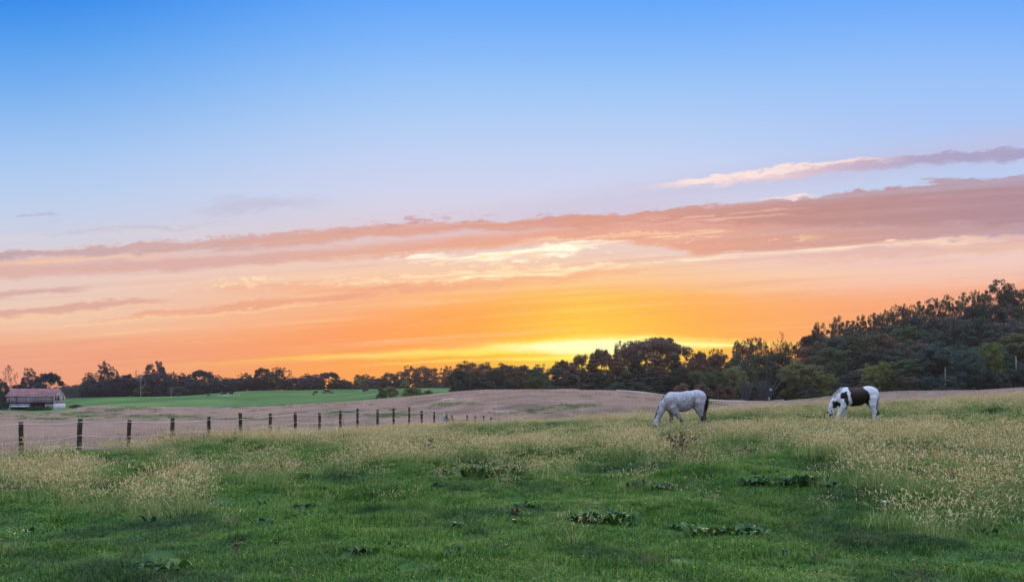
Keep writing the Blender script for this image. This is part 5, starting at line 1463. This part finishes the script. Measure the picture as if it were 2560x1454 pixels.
# short turf
p = np.vstack([fan_grid(4.2, 26, .40), fan_grid(26, 57, .52)])
p = p[region(p[:, 0], p[:, 1]) == 0]
z = height(p[:, 0], p[:, 1])
n = len(p)
def slope_rot(p, yaw):
    e = .22
    gx = (height(p[:, 0] + e, p[:, 1]) - height(p[:, 0] - e, p[:, 1])) / (2 * e)
    gy = (height(p[:, 0], p[:, 1] + e) - height(p[:, 0], p[:, 1] - e)) / (2 * e)
    # small-angle tilt expressed in the yawed frame (ZYX order applies yaw last)
    return np.stack([np.arctan(gy) * np.cos(yaw) - np.arctan(gx) * np.sin(yaw), -(np.arctan(gx) * np.cos(yaw) + np.arctan(gy) * np.sin(yaw)), yaw], 1)
yaw = rng.uniform(0, 6.28, n)
hs = .62 + 3.2 * np.clip(fbm(p[:, 0] / 1.7, p[:, 1] / 1.5, 91, 3) - .36, 0, 1)
scatter('turf_grass', np.column_stack([p, z + .004]), slope_rot(p, yaw), np.column_stack([np.full(n, 1.0), np.full(n, 1.0), hs]), rng.integers(0, 4, n), [turf_patch(i + 1) for i in range(4)],
        'short green paddock grass covering the foreground')
# rougher green tufts between the short turf
def green_tuft(seed, n=70, h=.16, rad=.13):
    r = np.random.default_rng(seed)
    q_ = r.random(n) ** .6 * rad; a = r.uniform(0, 6.28, n)
    v, q, t = blade_set(r, q_ * np.cos(a), q_ * np.sin(a), r.uniform(.4, 1, n) * h, r.uniform(.3, 1.3, n), r.uniform(.003, .006, n))
    return make_mesh('green_tuft', v, [q, t], [M['turf']])
p = np.vstack([fan_grid(4.5, 20, .24), fan_grid(20, 56, .42)])
n1 = fbm(p[:, 0] / 1.3, p[:, 1] / 1.3, 160, 3); n2 = fbm(p[:, 0] / 5, p[:, 1] / 5, 161, 2)
far_ = np.clip((p[:, 1] - 9) / 10, 0, 1)
p = p[(rng.random(len(p)) < np.clip((n1 * .65 + n2 * .35 - .45 + .08 * far_) * 5, .06, .95)) & (region(p[:, 0], p[:, 1]) == 0)]
n = len(p); z = height(p[:, 0], p[:, 1]); s1 = rng.uniform(.5, 1.15, n) * (.7 + .4 * np.clip((p[:, 1] - 8) / 8, 0, 1))
print('green tufts', n)
scatter('rough_grass', np.column_stack([p, z]), np.column_stack([np.zeros((n, 2)), rng.uniform(0, 6.28, n)]), np.column_stack([s1 * 1.15, s1 * 1.15, s1]), rng.integers(0, 4, n),
        [green_tuft(400), green_tuft(401, 90, .12, .18), green_tuft(402, 60, .22, .12), green_tuft(403, 110, .1, .2)], 'rougher green grass tufts scattered over the paddock')
# seed grass: where it stands, in layout rows
TL = [(-200, 1165), (0, 1165), (300, 1152), (600, 1140), (800, 1150), (900, 1185), (1050, 1180), (1250, 1168), (1400, 1150), (1600, 1150), (1750, 1165), (1950, 1160), (2050, 1195), (2200, 1250), (2350, 1275), (2560, 1310), (2800, 1320)]
BLOBS = [(2450, 1150, 260, 60, .5), (1350, 1060, 400, 7, .7), (2100, 1150, 200, 16, .4), (1050, 1128, 260, 24, .9), (1500, 1098, 230, 16, .8), (1400, 1125, 250, 14, .6), (1950, 1098, 200, 14, .7), (1150, 1070, 260, 8, .8), (700, 1098, 220, 8, .5), (2350, 1110, 200, 22, .7), (2480, 1010, 120, 10, .6), (1820, 1085, 120, 10, .8), (110, 1225, 120, 40, 1.2), (190, 1215, 60, 30, .8), (430, 1262, 95, 36, 1.5), (40, 1190, 90, 30, .6), (480, 1180, 120, 22, .5), (2300, 1285, 60, 16, .7), (2380, 1330, 110, 28, .8), (2480, 1230, 200, 50, .8), (960, 1150, 140, 22, .7),
         (660, 1165, 90, 20, .5), (1700, 1130, 60, 20, .5), (1340, 1175, 120, 14, .4), (1990, 1225, 60, 10, .4), (220, 1285, 60, 14, .35), (1720, 1240, 60, 12, .3)]
HOLES = [(290, 1218, 60, 26, .95), (120, 1178, 90, 12, .7), (620, 1205, 70, 30, .6), (330, 1190, 60, 10, .6), (560, 1165, 60, 10, .6), (2250, 1215, 70, 12, .8), (2480, 1190, 70, 14, .7), (2150, 1090, 60, 9, .6), (2450, 1080, 70, 9, .6), (1650, 1118, 50, 9, .5), (1400, 1075, 110, 14, .9), (1150, 1090, 90, 12, .8), (1330, 1092, 200, 10, .7), (300, 1160, 80, 12, 1.0), (700, 1115, 120, 10, .5), (1900, 1040, 70, 9, .9), (1850, 1062, 140, 10, .7), (2000, 1090, 120, 9, .5), (1550, 1040, 150, 8, .8), (2180, 1135, 110, 16, .7),
         (2330, 1165, 60, 12, .9), (1480, 1125, 100, 12, .6), (2380, 1050, 60, 10, .5), (850, 1110, 100, 8, .7), (500, 1150, 90, 10, .6), (1750, 1120, 70, 14, .5), (1250, 1120, 90, 10, .5), (2100, 1180, 90, 14, .7), (1900, 1150, 110, 14, .6), (2260, 1100, 60, 8, .5)]
def seed_density(px, py, x, y):
    a = np.array(TL); tl = np.interp(px, a[:, 0], a[:, 1])
    n1 = fbm(x / 2.4, y / 2.4, 120, 3); n2 = fbm(x / .9, y / .9, 130, 2)
    n3 = fbm(x / 5.5, y / 3.6, 140, 3)
    d = np.clip((tl + 34 * (n1 - .5) * 2 - py) / 18, 0, 1) * np.clip((.6 * n1 + .4 * n3 - .38) * 6, .10, 1)
    for bx, by, rx, ry, s in BLOBS: d = d + s * np.exp(-((px - bx) / rx) ** 2 - ((py - by) / ry) ** 2)
    for bx, by, rx, ry, s in HOLES: d = d * (1 - s * np.exp(-((px - bx) / rx) ** 2 - ((py - by) / ry) ** 2))
    d = d + .03 * (n2 > .6) + .16 * np.clip((1250 - py) / 60, 0, 1) * (n1 > .45)
    return np.clip(d * np.clip((n2 - .34) * 4.2, .08, 1.25), 0, 1)
pp = []
for y0, y1, st in ((7.5, 18, .26), (18, 34, .31), (34, 58, .36)): pp.append(fan_grid(y0, y1, st))
p = np.vstack(pp)
z = height(p[:, 0], p[:, 1])
px, py = to_px(p[:, 0], p[:, 1], z)
fx = p[:, 0] - FENCE(p[:, 1])
d = seed_density(px, py, p[:, 0], p[:, 1])
near_horse = ((np.abs(p[:, 0] - 6.5) < 1.3) & (p[:, 1] > 31.2) & (p[:, 1] < 33)) | ((np.abs(p[:, 0] - 14.0) < 1.3) & (p[:, 1] > 32.4) & (p[:, 1] < 33.8))
keep = (rng.random(len(p)) < d) & ((region(p[:, 0], p[:, 1]) == 0) | ((fx > -1.0) & (fx < .3) & (p[:, 1] < 52))) & ~near_horse
p = p[keep]; z = z[keep]; n = len(p); d = d[keep]
nz_ = fbm(p[:, 0] / 1.6, p[:, 1] / 1.6, 145, 2)
sc = rng.uniform(.7, 1.25, n) * (.42 + .4 * d + .75 * nz_)
sc = sc * .86
sh = sc * np.where(p[:, 1] > 42, .75, 1) * .88
sh = sh * np.where((np.abs(p[:, 0] - 7.5) < 9) & (p[:, 1] > 26) & (p[:, 1] < 34), .62, 1)
print('seed tufts', n)
scatter('seed_grass', np.column_stack([p, z]), np.column_stack([rng.normal(0, .08, (n, 2)), rng.uniform(0, 6.28, n)]), np.column_stack([sc, sc, sh]), rng.integers(0, 6, n),
        [seed_tuft(200, 38), seed_tuft(201, 30), seed_tuft(202, 44, .3, .52, .24), seed_tuft(203, 22, .2, .42, .2, 1.3), seed_tuft(204, 34, .22, .46, .26, .8), seed_tuft(205, 16, .2, .4, .18, 1.6)],
        'tall tan seed-headed grass in drifts across the paddock')
# standing stubble / crop on the brown field
def crop_scatter(name, y0, y1, step, meshes, label, xmax=None):
    p = fan_grid(y0, y1, step)
    k = region(p[:, 0], p[:, 1]) == 1
    k &= ~((region(p[:, 0], p[:, 1] + 2.5) == 2) & (p[:, 1] > 100))
    p = p[k]; z = height(p[:, 0], p[:, 1]); n = len(p)
    yaw = rng.uniform(0, 6.28, n)
    hs = np.clip(.35 + 1.3 * fbm(p[:, 0] / 8, p[:, 1] / 8, 150, 3), .4, 1.5)
    print(name, n)
    scatter(name, np.column_stack([p, z]), slope_rot(p, yaw), np.column_stack([np.ones(n), np.ones(n), hs]), rng.integers(0, len(meshes), n), meshes, label)
crop_scatter('crop_stalks', 20, 112, 1.9, [crop_patch(300 + i) for i in range(4)], 'pinkish tan crop stalks on the near part of the brown field')
crop_scatter('far_crop_stalks', 112, 272, 4.4, [crop_patch(310 + i, 5.4, 1300, .16, .32, .02) for i in range(3)], 'pinkish tan crop stalks on the far part of the brown field')

# greener weed growth and darker tufts breaking up the brown field
FB = [(285, 1027, 16, 2.5), (243, 1033, 14, 2), (200, 1036, 14, 2.2), (322, 1021, 16, 2), (345, 1023, 8, 1.5), (225, 1042, 34, 2.2), (420, 1044, 90, 3.5), (560, 1050, 90, 3), (840, 1032, 60, 3), (1400, 1022, 60, 7), (1340, 1034, 60, 4), (1460, 1015, 30, 4),
      (1600, 1028, 90, 3), (1150, 1012, 60, 3), (120, 1050, 50, 2.5), (1000, 1040, 90, 4), (1750, 1012, 60, 4)]
p = np.vstack([fan_grid(24, 120, 1.1), fan_grid(120, 272, 2.2)]); p = p[region(p[:, 0], p[:, 1]) == 1]
z = height(p[:, 0], p[:, 1]); px, py = to_px(p[:, 0], p[:, 1], z)
d = .035 * (fbm(p[:, 0] / 9, p[:, 1] / 9, 170, 2) > .5) + .012
for bx, by, rx, ry in FB: d = d + 1.1 * np.exp(-((px - bx) / rx) ** 2 - ((py - by) / ry) ** 2)
k = rng.random(len(p)) < d
p = p[k]; z = z[k]; n = len(p); s1 = rng.uniform(1.2, 3.0, n) * np.clip(p[:, 1] / 90, .8, 2.2)
print('field weeds', n)
scatter('field_weeds', np.column_stack([p, z]), np.column_stack([np.zeros((n, 2)), rng.uniform(0, 6.28, n)]), np.column_stack([s1 * 2.2, s1 * 2.2, s1 * .9]), rng.integers(0, 3, n),
        [green_tuft(420), green_tuft(421, 90, .14, .16), green_tuft(422, 70, .2, .14)], 'dark green weeds dotted and banded over the brown field')

# ------------------------------------------------------------------ dock plants, weeds
def b_dock(nt):
    r = isl(nt); n = nt.noise(objc(nt), 6, 3, .6)
    return nt.ramp(nt.math('MULTIPLY_ADD', r, .7, n * .3), [(.15, rgb(.02, .06, .025)), (.4, rgb(.045, .12, .035)), (.7, rgb(.08, .17, .035)), (.92, rgb(.18, .23, .05))])
M['dock'] = mat('dock', b_dock, .5, .22, transl=.15)
M['dry_weed'] = mat('dry_weed', lambda nt: nt.mix(isl(nt), rgb(.07, .05, .03), rgb(.17, .13, .08)), .9, .1)
M['weed'] = mat('weed', lambda nt: nt.ramp(isl(nt), [(.1, rgb(.07, .14, .035)), (.5, rgb(.17, .26, .05)), (.9, rgb(.30, .34, .07))]), .55, .3, transl=.35)
M['dark_weed'] = mat('dark_weed', lambda nt: nt.ramp(isl(nt), [(.1, rgb(.03, .04, .02)), (.5, rgb(.07, .075, .04)), (.9, rgb(.15, .12, .08))]), .7, .2, transl=.2)
def leaf_blade(mb, base, az, L, w, lift, droop, r):
    """one broad leaf with a folded midrib and a wavy edge"""
    k = 6; t = np.linspace(0, 1, k)
    d = np.array([math.cos(az), math.sin(az), 0]); s = np.array([-math.sin(az), math.cos(az), 0])
    c = base + d * (L * t * (1 - .15 * t))[:, None] + np.array([0, 0, 1.0]) * (lift * np.sin(t * math.pi * .62) - droop * t ** 2.5)[:, None]
    prof = w * np.array([.12, .75, 1.0, .88, .52, .04])
    tw = r.normal(0, .35)
    ed = s * math.cos(tw) + np.array([0, 0, 1.0]) * math.sin(tw)
    up = np.array([0, 0, 1.0]) * .22
    a = c + (ed + up) * prof[:, None] + np.array([0, 0, 1.0]) * (r.normal(0, .06, k) * w)[:, None]
    b = c + (-ed + up) * prof[:, None] + np.array([0, 0, 1.0]) * (r.normal(0, .06, k) * w)[:, None]
    v = np.vstack([a, c, b])
    f = [[i, i + 1, k + i + 1, k + i] for i in range(k - 1)] + [[k + i, k + i + 1, 2 * k + i + 1, 2 * k + i] for i in range(k - 1)]
    mb.add(v, f)
def dock(px, py, wpx, hpx, n, label, name='dock_plant', m='dock'):
    x, y, z = ground_at(px, py)
    r = np.random.default_rng(int(px * 3 + py)); S = y / F
    W_ = wpx * S; H_ = max(hpx * S * .8, .08)
    mb = MB()
    for i in range(n):
        bx, by = r.uniform(-.5, .5) * max(W_ - .15, .02), r.normal(0, .10) * min(W_, .6)
        L = r.uniform(.08, .19) * (1.0 + .3 * (H_ > .2)); az = r.uniform(0, 6.28)
        leaf_blade(mb, np.array([bx, by, .0]), az, L, L * r.uniform(.2, .32), H_ * r.uniform(.35, 1.05), L * r.uniform(.0, .5), r)
    o = link(name, mb.mesh(name, [M[m]]), None, (x, y, z - .01))
    tag(o, label, 'weed', 'broad-leaved dock plants in the paddock')
for a in ((1505, 1310, 178, 46, 130, 'largest dark dock clump, two mounds of broad leaves right of the centre foreground'),
          (1810, 1343, 214, 42, 120, 'long low dock clump nearest the camera right of the largest clump'),
          (1700, 1324, 40, 16, 14, 'tiny dock sprig at the left end of the long low clump'),
          (785, 1303, 146, 24, 56, 'long flat dock patch left of the centre foreground'),
          (752, 1272, 50, 22, 22, 'small round dock clump just behind the long flat patch'),
          (1145, 1318, 46, 14, 18, 'small flat dock rosette between the long flat patch and the largest clump'),
          (1240, 1277, 46, 14, 14, 'thin dock sprig left of the dry brown tuft'),
          (1312, 1270, 66, 24, 30, 'upright dock clump touching the dry brown tuft'),
          (1306, 1308, 60, 12, 18, 'flat dark dock rosette in front of the dry brown tuft'),
          (1235, 1193, 180, 40, 110, 'wide dark dock band at the foot of the tan grass'),
          (1100, 1190, 70, 24, 34, 'dock clump adjoining the left end of the wide dark band'),
          (1082, 1222, 46, 24, 22, 'single dock below the left end of the wide dark band'),
          (1590, 1216, 70, 26, 36, 'yellowish dock clump behind the largest clump'),
          (1655, 1222, 80, 24, 36, 'dock clump with curled pale leaf tips beside the yellowish one'),
          (1890, 1212, 90, 28, 50, 'dock clump left in the row below the right hand tan grass'),
          (2010, 1215, 140, 38, 80, 'big ragged dock clump, middle of the row below the tan grass'),
          (2090, 1222, 80, 24, 34, 'dock clump right in the row below the tan grass'),
          (2325, 1218, 60, 26, 20, 'dark dock in the shaded hollow of the right hand tan grass'),
          (2390, 1300, 120, 28, 50, 'dock clump at the foot of the right hand seed grass tussock'),
          (1585, 1118, 70, 20, 30, 'bright green dock left of the dark weed clump below the grey horse'),
          (1855, 1130, 44, 26, 18, 'broad upright green dock right of the dark weed clump'),
          (875, 1190, 44, 20, 18, 'dock clump at the left end of the tan drift'),
          (395, 1424, 150, 14, 44, 'low dark rosette band at the bottom left of the paddock'),
          (915, 1384, 70, 14, 18, 'faint dock rosette in the lower centre left grass')):
    dock(*a)
r_ = np.random.default_rng(77)
def rosette(seed, n, L):
    r = np.random.default_rng(seed); mb = MB()
    for i in range(n): leaf_blade(mb, np.array([r.normal(0, .03), r.normal(0, .03), 0]), r.uniform(0, 6.28), L * r.uniform(.6, 1.2), L * r.uniform(.14, .28), L * r.uniform(.2, .8), L * r.uniform(0, .4), r)
    return mb.mesh('rosette', [M['dock']])
p = fan_grid(7, 34, .5); nn = fbm(p[:, 0] / 3.1, p[:, 1] / 2.2, 190, 3)
p = p[(rng.random(len(p)) < np.clip((nn - .47) * 1.9, .012, .4)) & (region(p[:, 0], p[:, 1]) == 0)]; n = len(p); print('rosettes', n)
s1 = rng.uniform(.5, 1.25, n)
scatter('ground_weeds', np.column_stack([p, height(p[:, 0], p[:, 1]) + .01]), np.column_stack([np.zeros((n, 2)), rng.uniform(0, 6.28, n)]), np.column_stack([s1, s1, s1]), rng.integers(0, 4, n),
        [rosette(1, 9, .09), rosette(2, 14, .07), rosette(3, 7, .12), rosette(4, 11, .10)], 'small dark green weed rosettes dotted through the short turf')
def stem_weed(px, py, wpx, hpx, n, label, m='weed', leafy=8, cat='weed', group=None, yoff=0.0):
    x, y, z = ground_at(px, py); y += yoff; x = (px - 1280) / F * y; z = hz(x, y)
    r = np.random.default_rng(int(px * 5 + py)); S = y / F; H_ = hpx * S * (1.35 if m == 'weed' else 1); W_ = wpx * S
    mb = MB()
    for i in range(n):
        a = r.uniform(0, 6.28); b = np.array([math.cos(a), math.sin(a) * .6, 0]) * W_ * .12
        tip = np.array([math.cos(a) * W_ * .5 * r.uniform(.3, 1), math.sin(a) * W_ * .3, H_ * r.uniform(.6, 1)])
        pts = np.array([b, (b + tip) * .5 + np.array([0, 0, H_ * .1]), tip])
        mb.tube(pts, [.007, .005, .002], 4, 0, False)
        for k in range(leafy):
            t = r.uniform(.2, 1); q = pts[0] * (1 - t) ** 2 + 2 * pts[1] * t * (1 - t) + pts[2] * t * t
            L = r.uniform(.05, .11) * (1 if m != 'dark_weed' else .6)
            leaf_blade(mb, q, r.uniform(0, 6.28), L, L * .24, L * .3, L * .4, r)
    nm = {'weed': 'leafy_weed', 'dark_weed': 'weed_clump', 'dry_weed': 'dry_weed'}[m]
    o = link(nm, mb.mesh(nm, [M[m]]), None, (x, y, z)); tag(o, label, cat, group)
GW = 'leafy weeds along the fence'
for a in ((308, 1122, 34, 30, 7, 'yellow-green weed leaning on the third fence post'), (402, 1120, 46, 48, 9, 'tallest bright yellow-green weed, between the third and fourth posts'),
          (446, 1116, 22, 24, 5, 'small yellow-green weed right of the fourth post'), (585, 1104, 26, 26, 6, 'pale weed left of the sixth post'), (622, 1096, 20, 30, 5, 'thin weed right of the sixth post'),
          (700, 1094, 26, 34, 6, 'weed between the seventh and eighth posts'), (780, 1080, 34, 22, 6, 'dark leafy weed left of the ninth post'), (820, 1080, 44, 32, 10, 'bushy yellow-green weed right of the ninth post'),
          (864, 1076, 32, 34, 8, 'bushy weed right of the tenth post'), (912, 1068, 26, 20, 6, 'weed right of the eleventh post'), (930, 1066, 30, 26, 7, 'taller weed left of the twelfth post'),
          (1036, 1062, 24, 24, 6, 'bright weed right of the fourteenth post'), (160, 1130, 30, 24, 6, 'greenish weed left of the second post'), (545, 1108, 24, 18, 5, 'low weed right of the fifth post')):
    stem_weed(*a, group=GW)
stem_weed(1700, 1136, 100, 58, 46, 'dark bushy weed clump in the tan grass in front of the grey horse', 'dark_weed', 22)
stem_weed(1079, 1128, 16, 32, 7, 'rusty brown dry dock stalk standing in the tan drift', 'dry_weed', 16)
stem_weed(1290, 1288, 16, 20, 5, 'small dry brown tuft among the central dock plants', 'dry_weed', 8)
stem_weed(592, 1374, 14, 16, 3, 'single curled brown leaf weed in the lower left turf', 'dry_weed', 4)
stem_weed(2385, 1205, 18, 40, 4, 'dark bare weed stalk rising in the right hand tan grass', 'dark_weed', 4)
M['mushroom'] = mat('mushroom', lambda nt: nt.mix(nt.noise(objc(nt), 30), rgb(.6, .6, .6), rgb(.8, .8, .8)), .6)
x, y, z = ground_at(2212, 1268)
mb = MB(); mb.tube([(0, 0, 0), (0, 0, .05)], .012, 8)
n = 12; th = np.linspace(0, 6.283, n, endpoint=False)
prof = [(.01, .045), (.024, .05), (.023, .06), (.014, .068), (.002, .07)]
mb.add(np.vstack([np.stack([np.cos(th) * a, np.sin(th) * a, np.full(n, b)], 1) for a, b in prof]), [[i * n + j, i * n + (j + 1) % n, (i + 1) * n + (j + 1) % n, (i + 1) * n + j] for i in range(4) for j in range(n)])
o = link('mushroom', mb.mesh('mushroom', [M['mushroom']], True), None, (x, y, z + .02)); tag(o, 'single white mushroom cap in the turf left of the seed grass tussock', 'mushroom')

# ------------------------------------------------------------------ evening haze
hm = bpy.data.materials.new('haze'); hm.use_nodes = True
ht = hm.node_tree; ht.nodes.clear()
ho = ht.nodes.new('ShaderNodeOutputMaterial'); hv = ht.nodes.new('ShaderNodeVolumePrincipled')
hv.inputs['Color'].default_value = (0.85, 0.82, 0.95, 1); hv.inputs['Density'].default_value = 0.0001; hv.inputs['Anisotropy'].default_value = 0.55
ht.links.new(hv.outputs[0], ho.inputs['Volume'])
mb = MB(); mb.box((0, 330, 10), (1500, 760, 140)); hb = link('haze', mb.mesh('haze', [hm])); tag(hb, kind='stuff')
